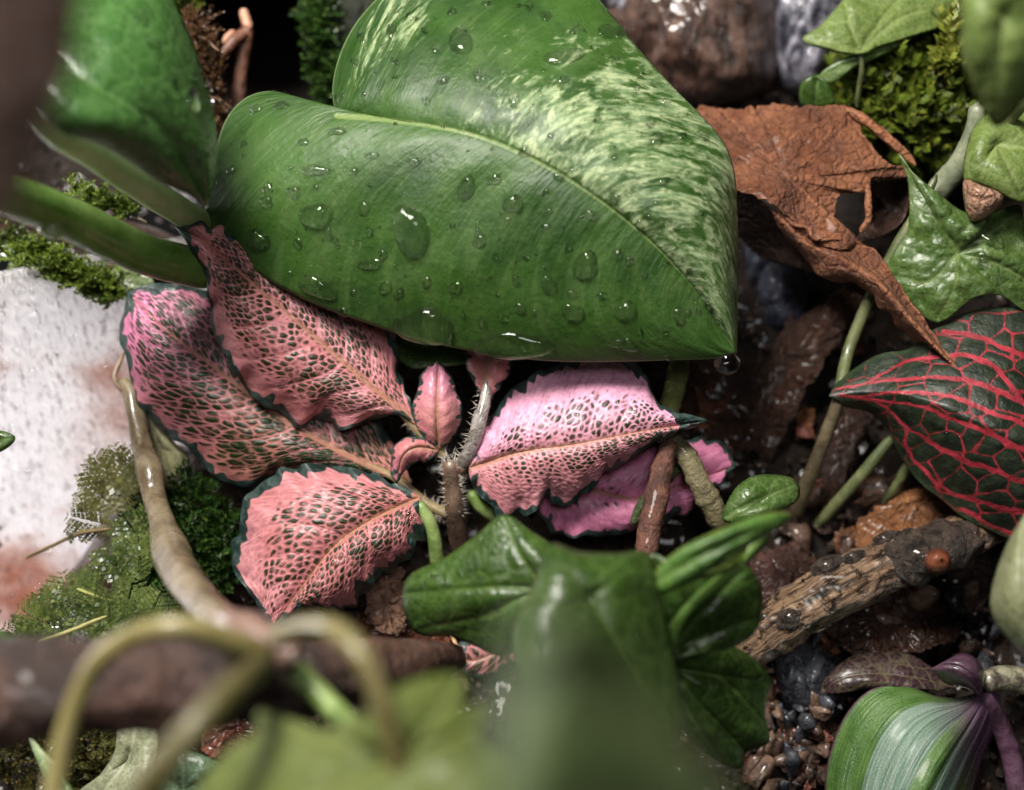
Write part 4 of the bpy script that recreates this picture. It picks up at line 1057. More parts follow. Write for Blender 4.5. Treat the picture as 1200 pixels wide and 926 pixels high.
# stems rising beside the pointed pink leaf
def lone_stem(label, pts, c1, c2, seed, rough=0.07, ring=0.15):
    o = tube("stem_piece", None, mat_simple("stem_piece_%d" % seed, c1, c2, 260, 0.5, 0.9, 500, 0.0016, coat=0.15), pts, 14, 34, rough, seed, ring)
    tag(o, label, "stem")
lone_stem("reddish brown jointed stem rising below the pointed pink leaf", [(784, 515, 0, 10), (776, 550, -4, 12), (768, 590, -8, 14), (760, 628, -10, 14), (756, 665, -12, 12)], hexc(66, 36, 27), hexc(108, 66, 50), 71)
lone_stem("pale olive stem slanting below the tip of the pointed pink leaf", [(786, 512, 4, 8), (805, 535, 2, 12), (822, 570, 0, 13), (838, 600, 2, 14), (850, 625, 8, 12)], hexc(84, 78, 50), hexc(122, 112, 78), 72)
lone_stem("yellowish green stem rising behind the tip of the pointed pink leaf", [(800, 410, 22, 11), (793, 445, 18, 12), (784, 480, 12, 12), (775, 510, 8, 11)], hexc(96, 104, 40), hexc(124, 128, 62), 73)
lone_stem("thin dark green stem across the shaded magenta leaf", [(800, 545, 8, 5), (775, 565, 6, 6), (752, 592, 6, 6), (742, 615, 8, 5)], hexc(48, 66, 30), hexc(74, 92, 46), 74)

# ------------------------------------------------------------------ dark green creeper in front
fr = thing("creeper", P(700, 900, -60), "deep green creeping plant with glossy lobed leaves in front of the pink leaves", "plant")
F1 = leaf_radial("leaf", fr, IV_D, (636, 690, -42),
    [(473, 692, -30), (484, 672, -30), (520, 655, -32), (556, 630, -34), (590, 604, -36), (620, 622, -38), (650, 645, -40), (665, 690, -42), (650, 722, -40), (622, 746, -36), (590, 768, -34), (560, 758, -32), (530, 746, -30), (490, 742, -28), (476, 722, -29)],
    [[(636, 690), (560, 690), (476, 696)], [(636, 690), (610, 650), (590, 608)], [(636, 690), (570, 720), (500, 735)], [(636, 690), (615, 730), (592, 764)]], 20, 140, True, 3, 0.0005, (1.2, 50), 9, 2.2, 0.5)
drops(F1, [(497, 686, 4, 4), (520, 682, 4, 4), (558, 718, 4, 4), (510, 676, 5, 3)], 40, (485, 640, 640, 740), rmax=2.4, seed=20)
F3 = leaf_radial("leaf", fr, IV_D, (778, 770, -44),
    [(760, 650, -50), (790, 660, -52), (830, 662, -50), (870, 662, -46), (888, 680, -44), (893, 705, -42), (886, 738, -42), (862, 756, -42), (830, 764, -44), (800, 772, -44), (775, 780, -46), (740, 760, -54), (735, 700, -54)],
    [[(778, 770), (775, 715), (765, 660)], [(778, 770), (820, 720), (868, 670)], [(778, 770), (830, 745), (884, 725)]], 20, 140, True, 3, 0.0005, (1.0, 40), 10, 2.0, 0.4)
drops(F3, [(832, 742, 6, 4), (815, 760, 5, 7), (800, 764, 5, 6), (788, 770, 5, 6), (845, 748, 4, 4)], 40, (770, 680, 885, 765), rmax=2.6, seed=22)
F4 = leaf_radial("leaf", fr, IV_D, (782, 782, -36),
    [(770, 768, -38), (800, 760, -36), (828, 756, -34), (855, 757, -32), (882, 772, -30), (903, 796, -28), (898, 815, -28), (896, 838, -28), (901, 868, -26), (884, 876, -27), (870, 884, -27), (867, 900, -27), (845, 893, -28), (812, 868, -30), (792, 835, -32), (778, 800, -36)],
    [[(782, 782), (830, 790), (895, 800)], [(782, 782), (825, 830), (872, 880)], [(782, 782), (805, 830), (840, 885)], [(840, 792), (870, 820), (896, 850)]], 26, 180, True, 4, 0.0005, (1.6, 26), 12, 1.8, 0.5)
drops(F4, [(889, 794, 5, 3), (882, 795, 3, 3), (823, 884, 3, 3)], 60, (800, 760, 895, 880), rmax=2.2, seed=23)
leaf_radial("leaf", fr, mat_green("ivy_strip", hexc(58, 98, 32), hexc(84, 124, 46), hexc(120, 150, 70), 2.0, 0.35, 0.3, 0.25, edge=hexc(140, 150, 50)), (850, 636, -62),
    [(768, 672, -60), (798, 644, -62), (848, 620, -62), (895, 603, -60), (928, 604, -58), (908, 622, -58), (862, 648, -60), (805, 684, -60), (772, 694, -60)], [[(770, 684), (850, 636), (925, 606)]], 10, 80, True, 2)
leaf_radial("leaf", fr, mat_green("ivy_strip2", hexc(110, 130, 40), hexc(90, 120, 50), hexc(150, 160, 80), 2.0, 0.35, 0.3, 0.25), (830, 668, -56),
    [(788, 672, -56), (810, 662, -56), (850, 655, -54), (880, 640, -52), (900, 622, -50), (895, 640, -50), (870, 662, -52), (830, 676, -55), (800, 680, -56)], [], 8, 60, True, 1)
F5 = leaf_radial("leaf", fr, IV_G, (890, 590, -8), [(847, 609, -6), (853, 588, -6), (868, 567, -6), (892, 557, -4), (930, 562, -2), (935, 585, -4), (905, 602, -8), (870, 612, -8)], [[(852, 607), (885, 588), (930, 570)]], 10, 70, True, 2)
SHINY = mat_green("blurred_leaf", hexc(56, 80, 36), hexc(82, 104, 54), hexc(130, 136, 84), 9.0, 0.45, 0.1, 0.22, 30)
F2 = leaf_radial("leaf", fr, SHINY, (648, 771, -218),
    [(593, 794, -210), (601, 754, -214), (626, 721, -218), (660, 710, -216), (697, 721, -212), (736, 762, -206), (767, 810, -202), (800, 861, -200), (837, 917, -200), (880, 984, -200), (867, 1085, -206), (587, 1085, -218), (575, 950, -214), (584, 872, -210), (589, 827, -210)],
    [[(650, 770), (665, 840), (690, 960)], [(650, 770), (720, 820), (800, 920)]], 16, 110, True, 2, 0.0004, (0.5, 60), 14, 3.0, 0.4)
F2b = leaf_radial("leaf", fr, IV_D, (690, 700, -70),
    [(640, 640, -64), (680, 648, -64), (720, 650, -62), (760, 650, -60), (775, 700, -60), (790, 770, -62), (800, 850, -66), (740, 880, -76), (660, 860, -80), (610, 800, -78), (600, 740, -74), (625, 690, -70)],
    [[(690, 700), (730, 670), (758, 652)], [(690, 700), (740, 780), (780, 850)]], 16, 100, True, 4, 0.0005, (1, 50), 15)
drops(F2b, [(726, 775, 3, 3), (703, 778, 4, 4), (706, 817, 4, 4), (742, 775, 3, 3), (701, 803, 3, 3), (745, 742, 4, 4)], 40, (620, 660, 790, 840), rmax=2.6, seed=25)
tube("stem", fr, STEM_G, [(700, 960, -100, 8), (720, 880, -84, 9), (770, 790, -52, 8), (800, 720, -50, 7), (855, 670, -52, 7), (890, 630, -52, 7), (912, 612, -54, 5)], 12, 44, 0.05, 11)

# yellow green leaf and looping stems at lower left
loop = thing("creeper", P(440, 960, -70), "yellow green creeper with looping pale stems in front of the fallen branch", "plant")
F6 = leaf_radial("leaf", loop, mat_green("yellow_leaf", hexc(88, 104, 32), hexc(112, 124, 50), hexc(140, 150, 80), 6.0, 0.5, 0.05, 0.35, 30), (470, 890, -128),
    [(303, 834, -114), (338, 848, -116), (380, 858, -120), (420, 842, -124), (470, 806, -122), (522, 790, -118), (546, 800, -118), (540, 832, -122), (572, 826, -120), (562, 868, -124), (600, 900, -124), (640, 970, -130), (560, 1040, -136), (300, 1040, -130), (225, 960, -120), (262, 885, -116), (300, 862, -116)],
    [[(470, 890), (380, 865), (308, 838)], [(470, 890), (510, 840), (540, 800)], [(470, 890), (540, 860), (570, 830)], [(470, 890), (380, 930), (280, 960)]], 18, 120, True, 3, 0.0005, (1, 50), 18, 3.0, 0.8)
LSTEM = mat_simple("loop_stem", hexc(100, 90, 46), hexc(130, 120, 72), 60, 0.4, 0.3, 300, 0.0008, coat=0.25)
tube("stem", loop, LSTEM, [(55, 1000, -110, 13), (66, 910, -108, 13), (85, 835, -108, 13), (115, 775, -110, 13), (165, 742, -112, 13), (220, 735, -112, 14), (270, 752, -108, 16), (320, 775, -102, 17)], 16, 50, 0.03, 3)
tube("stem", loop, LSTEM, [(320, 748, -106, 14), (360, 735, -118, 13), (398, 742, -126, 13), (430, 780, -130, 13), (452, 840, -130, 13), (466, 910, -128, 13), (470, 1000, -122, 13)], 16, 50, 0.03, 4)
tube("stem", loop, STEM_L, [(295, 745, -88, 14), (330, 772, -88, 14), (372, 812, -90, 14), (410, 850, -96, 14), (450, 890, -108, 13)], 16, 30, 0.03, 5)
tube("stem", loop, mat_simple("dark_loop", hexc(70, 64, 30), hexc(98, 90, 48), 60, 0.45, 0.3, 300, 0.0008), [(312, 775, -114, 15), (280, 800, -126, 16), (235, 845, -132, 18), (190, 900, -134, 20), (150, 960, -132, 20)], 16, 30, 0.03, 6)
tube("node", loop, mat_simple("vine_node", hexc(88, 64, 54), hexc(136, 110, 98), 90, 0.3, 0.5, 400, 0.001, coat=0.5), [(255, 726, -86, 14), (285, 742, -90, 26), (312, 758, -94, 28), (345, 770, -98, 20)], 18, 24, 0.08, 7)
vine = tube("vine_stem", None, mat_simple("vine_bark", hexc(84, 70, 48), hexc(130, 116, 90), 110, 0.28, 0.4, 420, 0.0008, coat=0.5),
    [(142, 444, 22, 8), (154, 462, 20, 11), (160, 490, 16, 11), (167, 525, 10, 12), (176, 552, 4, 16), (180, 580, 0, 14), (190, 612, -8, 15), (200, 645, -22, 22), (212, 672, -38, 22), (238, 708, -58, 21), (268, 735, -75, 21), (300, 752, -88, 20)], 22, 90, 0.05, 15)
tag(vine, "bare greyish brown vine stem arching beside the fogged glass", "vine")
tw = tube("twig", None, mat_simple("fine_twig", hexc(96, 76, 60), hexc(140, 118, 98), 100, 0.4, 0.4), [(150, 462, 20, 3), (138, 452, 18, 3), (134, 440, 18, 3), (140, 425, 20, 3), (146, 412, 22, 2)], 8, 20, 0.1, 4)
tag(tw, "thin curled root tip at the top of the bare vine", "twig")

# fallen branch and near log, out of focus
BARK = mat_simple("brown_bark", hexc(44, 30, 25), hexc(98, 68, 56), 45, 0.5, 0.8, 260, 0.003, coat=0.15)
br = tube("branch", None, BARK, [(-120, 830, -94, 62), (0, 812, -91, 60), (120, 806, -86, 56), (240, 802, -78, 50), (340, 798, -68, 46), (430, 785, -52, 38), (500, 775, -34, 26), (540, 770, -18, 14)], 32, 90, 0.10, 21)
tag(br, "blurred dark brown fallen branch behind the looping stems", "branch")
lg = tube("branch", None, mat_simple("near_bark", hexc(84, 60, 50), hexc(184, 146, 128), 60, 0.55, 0.8, 200, 0.003), [(-20, -320, -190, 110), (0, -150, -188, 104), (0, 0, -186, 92), (-12, 90, -184, 84), (-28, 170, -182, 70), (-40, 230, -180, 52), (-48, 275, -178, 24)], 36, 80, 0.10, 22)
tag(lg, "thick blurred reddish brown branch hanging before the plain glossy leaf", "branch")
# broken twig standing in the dark hollow
tg = thing("twig", P(280, 140, 60), "broken reddish brown twig with a side spur in the dark hollow", "twig")
TWM = mat_simple("twig_bark", hexc(80, 46, 32), hexc(120, 76, 54), 260, 0.45, 0.7, 600, 0.001, coat=0.15)
tube("shaft", tg, TWM, [(279, 150, 58, 7), (280, 110, 56, 8), (283, 75, 54, 8), (288, 45, 52, 8), (290, 28, 52, 7)], 14, 40, 0.1, 3)
tube("spur", tg, TWM, [(288, 38, 50, 7), (274, 48, 47, 7), (262, 62, 45, 5), (252, 74, 44, 4)], 12, 24, 0.12, 5)
tube("broken_end", tg, mat_simple("fresh_wood", hexc(168, 116, 88), hexc(200, 150, 120), 300, 0.5, 0.6), [(292, 34, 50, 5), (287, 20, 50, 6), (285, 10, 50, 4)], 10, 14, 0.15, 6)
tube("broken_end", tg, bpy.data.materials["fresh_wood"], [(262, 50, 45, 3), (268, 42, 46, 4), (275, 36, 47, 3)], 8, 12, 0.15, 7)

# ------------------------------------------------------------------ striped purple plant, lower right
def mat_trad():
    n = NT("striped_leaf")
    lc = n.attr('lc', True); g = n.obj()
    sepx = n.node('ShaderNodeSeparateXYZ'); n.L.new(lc, sepx.inputs[0])
    w, s = sepx.outputs[1], sepx.outputs[2]
    edge = n.attr('rim')
    streak = n.noise(n.scaled(lc, (0, 30, 2)), 1.0, 4, 0.6)
    silver = n.mix(n.ramp(streak, 0.35, 0.65), hexc(84, 116, 92), hexc(132, 152, 136))
    green = n.mix(n.ramp(n.noise(g, 160, 4), 0.35, 0.65), hexc(58, 96, 34), hexc(84, 118, 52))
    aw = n.math('ABSOLUTE', n.math('ADD', w, n.math('MULTIPLY', n.math('SUBTRACT', streak, 0.5), 0.12)))
    band = n.math('MULTIPLY', n.ramp(aw, 0.10, 0.17), n.ramp(aw, 0.56, 0.64, 1, 0))
    col = n.mix(n.math('MULTIPLY', band, n.ramp(s, 0.05, 0.2)), green, silver)
    pur = n.mix(n.ramp(streak, 0.4, 0.6), hexc(66, 34, 62), hexc(120, 86, 116))
    col = n.mix(n.ramp(n.math('SUBTRACT', n.math('ADD', s, n.math('MULTIPLY', streak, 0.3)), n.math('MULTIPLY', w, 0.22)), 0.20, 0.60, 0.97, 0), col, pur)
    col = n.mix(n.ramp(edge, 0.5, 4, 0.9, 0), col, hexc(84, 44, 70))
    spk = n.noise(g, 1800, 2, 0.7)
    return n.finish(col, n.ramp(spk, 0.4, 0.6, 0.22, 0.45), n.bump(n.math('ADD', spk, n.math('MULTIPLY', streak, 3.0)), 0.5, 0.0006), coat=0.2, coat_rough=0.2, transl=0.1)
TRAD = mat_trad()
PURP = mat_simple("purple_stem", hexc(46, 26, 38), hexc(98, 68, 86), 140, 0.35, 0.5, 500, 0.0008, coat=0.35)
tr = thing("striped_purple_plant", P(1190, 940, 5), "silver striped green leaf with purple veins on a purple stem", "plant")
T1 = leaf_ribbon("leaf", tr, TRAD,
    [(1158, 808, 0), (1130, 850, -10), (1100, 895, -16), (1070, 950, -18), (1040, 1020, -14)],
    [(1158, 808, 0), (1125, 818, 2), (1095, 816, 2), (1060, 804, 2), (1022, 808, 2), (994, 834, 2), (976, 872, 2), (967, 920, 0), (972, 980, -4), (1000, 1020, -10), (1040, 1020, -14)],
    [(1158, 808, 0), (1172, 818, 2), (1166, 850, 4), (1150, 890, 4), (1138, 930, 2), (1120, 980, -4), (1085, 1020, -10), (1040, 1020, -14)],
    nu=120, nv=44, sweep=0.05, bulge=(3, 2), fields=lambda l: ({'vein': l.dm - 1, 'rim': l.edge}, -1.0 * np.exp(-l.dm / 7) + 0.35 * np.cos(l.W * 22) * sstep(1, 0.8, np.abs(l.W)) * sstep(0, 0.2, l.S)))
T2 = leaf_ribbon("leaf", tr, mat_green("dark_purple_leaf", hexc(40, 22, 30), hexc(62, 40, 48), hexc(120, 112, 76), 1.2, 0.35, 0.5, 0.05),
    [(1120, 806, 6), (1070, 794, 4), (1018, 790, 3), (984, 796, 4), (962, 812, 8)],
    [(1120, 806, 6), (1075, 772, 12), (1030, 766, 12), (990, 774, 10), (968, 794, 9), (962, 812, 8)],
    [(1120, 806, 6), (1070, 808, 2), (1020, 806, 2), (985, 812, 4), (962, 812, 8)], nu=60, nv=18, bulge=(1, 1), ruffle=(3, 2, 9, 4),
    fields=lambda l: ({'vein': l.dm - 0.5, 'rim': l.edge}, 0.9 * fbm(l.X / 20, l.Y / 20, 31, 3) - 0.6 * np.exp(-l.dm / 5)))
T2.o["label"] = "dark purple small leaf with pale spots"
for k, pts in enumerate(([(1150, 812, -2, 10), (1172, 850, 2, 11), (1186, 890, 4, 12), (1196, 940, 4, 13)], [(1150, 800, -2, 13), (1175, 795, 0, 15), (1210, 800, 2, 17), (1260, 808, 4, 17)])):
    tube("stem", tr, PURP if k == 0 else mat_simple("mottled_stem", hexc(66, 58, 50), hexc(146, 142, 116), 300, 0.35, 0.5, 500, 0.0008, coat=0.35), pts, 16, 30, 0.06, 3 + k)
leaf_ribbon("sheath", tr, PURP, [(1150, 815, -6), (1136, 788, -12), (1110, 778, -10), (1092, 784, -6)], [(1150, 815, -6), (1130, 805, -4), (1108, 800, -4), (1092, 784, -6)],
            [(1150, 815, -6), (1152, 785, -4), (1130, 766, -4), (1092, 784, -6)], nu=40, nv=14, bulge=(3, 3))
# pale leaf at the right edge
pl = leaf_ribbon("leaf", None, mat_green("pale_leaf", hexc(126, 132, 88), hexc(150, 154, 112), hexc(176, 178, 144), 4.0, 0.3, 0.3, 0.25),
    [(1206, 595, -44), (1200, 650, -52), (1205, 710, -54), (1225, 780, -48)],
    [(1206, 595, -44), (1180, 640, -44), (1163, 690, -44), (1164, 722, -44), (1190, 755, -46), (1225, 780, -48)],
    [(1206, 595, -44), (1235, 640, -44), (1255, 700, -44), (1250, 750, -46), (1225, 780, -48)], nu=50, nv=20, bulge=(3, 3))
pl.o.name = "pale_leaf"
tag(pl.o, "pale grey green blurred leaf hanging above the striped purple plant", "leaf")
# small leaves at lower left
def loose(label, mat, c, out, veins=(), bulge=2, seed=1):
    lf = leaf_radial("leaf", None, mat, c, out, veins, 10, 70, True, bulge, 0.0005, (0.6, 30), seed)
    tag(lf.o, label, "leaf")
    return lf
loose("blue green rounded leaf below the blurred fallen branch", mat_green("blue_leaf", hexc(56, 76, 52), hexc(88, 112, 82), hexc(130, 150, 118), 2.0, 0.3, 0.4, 0.2), (215, 925, -14),
      [(178, 905, -10), (188, 884, -12), (212, 878, -14), (248, 890, -14), (264, 906, -12), (256, 950, -12), (180, 960, -12)], [[(215, 930), (215, 880)]], 2)
loose("pale folded leaf under the blurred fallen branch", mat_green("folded_leaf", hexc(134, 140, 104), hexc(160, 164, 128), hexc(190, 190, 160), 2.0, 0.35, 0.3, 0.2), (150, 890, -8),
      [(142, 842, -6), (180, 838, -6), (186, 872, -8), (176, 920, -12), (150, 950, -12), (90, 935, -6), (118, 908, -6), (135, 880, -6)], [[(160, 845), (150, 890), (120, 930)]], 2)
loose("narrow pale green leaf beside the base of the looping stem", mat_green("narrow_leaf", hexc(96, 124, 66), hexc(126, 150, 92), hexc(180, 190, 150), 2.0, 0.35, 0.3, 0.2), (60, 900, -30),
      [(35, 866, -26), (50, 880, -28), (72, 905, -30), (95, 950, -32), (75, 955, -32), (52, 910, -30)], [[(37, 868), (60, 900), (85, 950)]], 1)
loose("small dark green leaf tip in front of the fogged glass", IV_D, (-10, 518, 0), [(-30, 500, 0), (0, 505, 0), (18, 513, 0), (4, 527, 0), (-30, 538, 0)], [[(-20, 518), (16, 514)]], 1)
loose("dark green leaf edge beside the feathery moss and fallen branch", IV_D, (-20, 755, -40), [(-60, 730, -40), (-5, 738, -40), (24, 756, -38), (0, 770, -38), (-60, 775, -40)], [], 1)
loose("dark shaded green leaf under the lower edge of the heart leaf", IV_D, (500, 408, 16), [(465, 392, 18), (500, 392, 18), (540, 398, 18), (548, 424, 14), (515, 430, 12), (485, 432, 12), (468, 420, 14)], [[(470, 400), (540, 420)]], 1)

# ------------------------------------------------------------------ mosses
def mat_moss(name, c1, c2, c3):
    n = NT(name)
    g = n.obj()
    col = n.mix(n.ramp(n.noise(g, 140, 3), 0.35, 0.65), c1, c2)
    col = n.mix(n.ramp(n.noise(g, 700, 3), 0.5, 0.7, 0, 0.8), col, c3)
    return n.finish(col, 0.4, None, coat=0.2, coat_rough=0.15, transl=0.3)
def sprig(V, F, base, d, length, n, lw, ll, R):
    """leafy moss shoot: slender stem, leaflets in a spiral"""
    d = d.normalized(); s = d.orthogonal().normalized(); t = d.cross(s)
    bend = Vector((R.uniform(-1, 1), R.uniform(-1, 1), R.uniform(-0.8, 0.3))) * 0.4
    for i in range(n):
        f = i / (n - 1)
        c = base + (d * f + bend * f * f) * length
        a = i * 2.4 + R.uniform(-0.4, 0.4)
        out = (s * math.cos(a) + t * math.sin(a))
        L = ll * (1.0 - 0.55 * f) * R.uniform(0.7, 1.2)
        q = (out * 0.75 + d * (0.5 + 0.6 * f)).normalized() * L
        sd = d.cross(out).normalized() * lw * (1 - 0.3 * f)
        o = len(V)
        mid = c + q * 0.45 + d * L * 0.06
        V.extend([tuple(c), tuple(mid + sd), tuple(c + q), tuple(mid - sd)])
        F.append((o, o + 1, o + 2, o + 3))
def frond(V, F, base, d, face, length, n, R, wide=0.45):
    """flat feathery moss frond"""
    d = d.normalized(); sd = d.cross(face).normalized()
    for i in range(n):
        f = (i + 0.5) / n
        for sg in (-1, 1):
            b = base + d * (f * length) - face * (0.1 * length * f * f)
            L = length * wide * (math.sin(math.pi * min(1, f * 0.85 + 0.12))) * R.uniform(0.75, 1.15)
            q = (sd * sg * 0.9 + d * 0.45).normalized()
            m = 7
            for j in range(m):
                g = (j + 0.5) / m
                c = b + q * (L * g) - face * (0.2 * L * g * g)
                for s2 in (-1, 1):
                    l2 = L * 0.26 * (1 - 0.4 * g) * R.uniform(0.7, 1.3)
                    e = (d * s2 + q * 0.9 + face * R.uniform(-0.2, 0.5)).normalized() * l2
                    w = face.cross(e).normalized() * l2 * 0.34
                    o = len(V)
                    V.extend([tuple(c), tuple(c + e * 0.5 + w), tuple(c + e), tuple(c + e * 0.5 - w)])
                    F.append((o, o + 1, o + 2, o + 3))
    w = sd * 0.00012
    o = len(V); V.extend([tuple(base - w), tuple(base + w), tuple(base + d * length)]); F.append((o, o + 1, o + 2))

VIEW = (CAM - CEN).normalized()
def moss_clump(label, base_c, poly_sampler, n, mat, length, leaf, seed, dirv=None, nl=16, group=None):
    R = random.Random(seed)
    V, F = [], []
    for i in range(n):
        x, y, z = poly_sampler(R)
        d = (dirv or (VIEW * 0.6 + Vector((0, 0, 0.7)))) + Vector((R.uniform(-1, 1), R.uniform(-1, 1), R.uniform(-1, 1))) * 0.75
        sprig(V, F, P(x, y, z), d, length * R.uniform(0.6, 1.2), nl, leaf * 0.22, leaf, R)
    root = thing("moss_clump", P(*base_c), label, "moss", group)
    tag(mesh_object("shoots", V, F, mat, root, None, False), kind="stuff")
    return root
M1 = mat_moss("moss_olive", hexc(44, 62, 8), hexc(92, 112, 18), hexc(150, 148, 44))
M2 = mat_moss("moss_bright", hexc(52, 72, 10), hexc(98, 120, 24), hexc(140, 154, 56))
M3 = mat_moss("moss_deep", hexc(20, 44, 8), hexc(48, 84, 22), hexc(96, 120, 40))
def box_s(x0, y0, x1, y1, z0, z1):
    return lambda R: (R.uniform(x0, x1), R.uniform(y0, y1), R.uniform(z0, z1))
def disc_s(cx, cy, rx, ry, z, dz):
    def f(R):
        a = R.uniform(0, 6.283); q = math.sqrt(R.random())
        return cx + rx * q * math.cos(a), cy + ry * q * math.sin(a), z + dz * q * q + R.uniform(-3, 3)
    return f
tag(lump("moss_cushion", None, mat_simple("moss_base", hexc(14, 20, 4), hexc(40, 52, 10), 200, 0.7, 0.8, 500, 0.002), (1060, 130, 44), [(960, 110), (1000, 40), (1080, 10), (1150, 40), (1160, 140), (1110, 230), (1040, 215), (985, 160)], 72, 4, 40, 71), "dark cushion under the olive moss beside the curled brown leaf", "moss cushion")
moss_clump("olive green moss shoots between the curled brown leaf and the creeper", (1060, 200, 50), disc_s(1058, 130, 78, 80, 40, 22), 240, M1, 0.012, 0.0075, 31, None, 11)
moss_clump("bright yellow tipped moss tuft beside the hanging light green leaf", (1115, 90, 36), disc_s(1112, 66, 14, 30, 30, 8), 34, mat_moss('moss_yellow', hexc(96, 110, 24), hexc(136, 146, 44), hexc(176, 160, 70)), 0.011, 0.006, 32, None, 11)
def strip_s(pts, wd):
    C = curve(pts, 60)
    def f(R):
        q = C[R.randrange(60)]
        return q[0] + R.uniform(-wd, wd), q[1] + R.uniform(-wd, wd), q[2] + R.uniform(-2, 2)
    return f
moss_clump("vivid green moss fringe along the top of the fogged glass", (80, 330, 30), strip_s([(5, 292, 26), (40, 300, 22), (75, 318, 22), (110, 335, 24), (140, 346, 28)], 12), 260, M2, 0.006, 0.0026, 33)
moss_clump("thin green moss between the two thick green stems", (130, 240, 20), strip_s([(90, 228, 14), (120, 238, 14), (150, 248, 16)], 7), 60, M2, 0.005, 0.0024, 34)
moss_clump("green moss on the stone edge behind the heart leaf's notch", (385, 130, 66), strip_s([(378, 0, 66), (376, 40, 62), (380, 80, 62), (388, 120, 64)], 12), 330, M3, 0.006, 0.0026, 35)
moss_clump("small green moss tuft at the top of the rooty earth column", (215, 20, 44), disc_s(216, 4, 22, 18, 40, 10), 90, M2, 0.006, 0.0026, 36)
moss_clump("dull brown moss threads hanging on the rooty earth column", (245, 120, 42), strip_s([(225, 30, 38), (240, 70, 38), (248, 120, 40), (252, 165, 44)], 14), 200, mat_moss("moss_brown", hexc(60, 40, 22), hexc(100, 66, 40), hexc(120, 90, 40)), 0.007, 0.002, 37)
moss_clump("dark green moss on the earth mound beside the rounded pink leaf", (230, 660, 10), disc_s(210, 650, 70, 90, 14, 12), 420, M3, 0.007, 0.003, 38)
moss_clump("wet brown green moss on the soil left of the looping stem base", (110, 890, 5), disc_s(100, 890, 110, 45, 2, 4), 300, mat_moss("moss_wet", hexc(50, 48, 20), hexc(90, 92, 36), hexc(130, 110, 60)), 0.006, 0.0026, 39)
# feathery fronds
def fronds(label, base, items, mat, seed):
    R = random.Random(seed)
    root = thing("feather_moss", P(*base), label, "moss")
    for (x0, y0, z0, x1, y1, z1) in items:
        V, F = [], []
        a, b = P(x0, y0, z0), P(x1, y1, z1)
        frond(V, F, a, b - a, VIEW, (b - a).length, 11, R, 0.5)
        mesh_object("frond", V, F, mat, root, None, False)
    return root
MF1 = mat_moss("feather_olive", hexc(64, 66, 26), hexc(104, 104, 50), hexc(134, 130, 74))
MF2 = mat_moss("feather_green", hexc(54, 70, 26), hexc(92, 108, 46), hexc(128, 138, 70))
fronds("olive feathery moss fronds spread against the fogged glass", (150, 620, 20), [(150, 590, 14, 105, 530, 10), (140, 600, 14, 92, 565, 10), (150, 600, 12, 130, 520, 14), (135, 620, 12, 75, 605, 8), (150, 580, 10, 165, 540, 12)], MF1, 5)
fronds("yellow green feathery moss fronds low against the fogged glass", (90, 750, 8), [(85, 745, 4, 45, 690, 2), (90, 745, 2, 15, 715, 2), (70, 755, 0, 20, 745, -2), (95, 740, 2, 70, 670, 2), (60, 765, 0, 0, 735, -4)], MF2, 6)
fronds("fresh green feathery moss fronds on the earth mound by the vine", (140, 745, 0), [(130, 755, -4, 125, 690, -6), (120, 760, -4, 110, 700, -6), (140, 745, -2, 155, 680, 0), (150, 760, -6, 165, 705, -6), (125, 700, -2, 85, 680, 0),
        (165, 740, -4, 190, 690, -2), (150, 690, 2, 120, 635, 4), (165, 680, 2, 160, 620, 4), (175, 650, 4, 140, 600, 6)], MF2, 7)
def fine_stick(label, pts, c1, c2, seed):
    o = tube("twig", None, mat_simple("fine_%d" % seed, c1, c2, 100, 0.45, 0.5, 600, 0.0006), pts, 7, 20, 0.15, seed)
    tag(o, label, "twig")
fine_stick("thin brown twig lying across the feathery moss and glass", [(28, 655, 20, 2), (60, 640, 16, 2.2), (95, 625, 10, 2.5), (130, 620, 8, 2.5)], hexc(96, 80, 50), hexc(130, 110, 70), 91)
fine_stick("thin yellowish stalk lying on the moss above the fallen branch", [(45, 752, -14, 2.5), (75, 742, -14, 2.5), (105, 730, -12, 2.5), (125, 722, -10, 2)], hexc(130, 124, 62), hexc(156, 150, 90), 92)
fine_stick("thin yellowish stalk poking up from the mossy earth mound", [(90, 690, 0, 2), (115, 700, -2, 2.5), (140, 708, -4, 2.5)], hexc(130, 130, 60), hexc(150, 150, 80), 93)
fine_stick("pale bent rootlet in the earth between the thick green stems", [(152, 254, 16, 1.2), (162, 256, 14, 1.5), (172, 261, 16, 1.2)], hexc(170, 150, 120), hexc(190, 170, 140), 94)
fine_stick("short tan straw at the edge of the brown leaf scrap", [(528, 742, 14, 2), (534, 755, 13, 2.4), (538, 770, 13, 1.6)], hexc(190, 150, 100), hexc(210, 170, 120), 95)
loose("pale translucent leaf scrap under the small mossy fringe", mat_green("scrap_leaf", hexc(110, 130, 84), hexc(136, 150, 104), hexc(160, 170, 130), 1.5, 0.3, 0.4, 0.3), (150, 322, 24), [(130, 318, 24), (145, 308, 24), (175, 322, 24), (180, 342, 24), (155, 345, 24), (140, 338, 24)], [[(135, 320), (170, 338)]], 1)
loose("pale yellow withered leaf beside the upper bare vine", mat_green("withered_leaf", hexc(150, 148, 100), hexc(180, 176, 134), hexc(196, 192, 160), 1.5, 0.3, 0.4, 0.3), (190, 525, 26), [(168, 480, 26), (182, 492, 26), (205, 520, 26), (222, 540, 26), (205, 570, 26), (188, 575, 26), (178, 540, 26), (170, 510, 26)], [[(172, 485), (200, 560)]], 3)

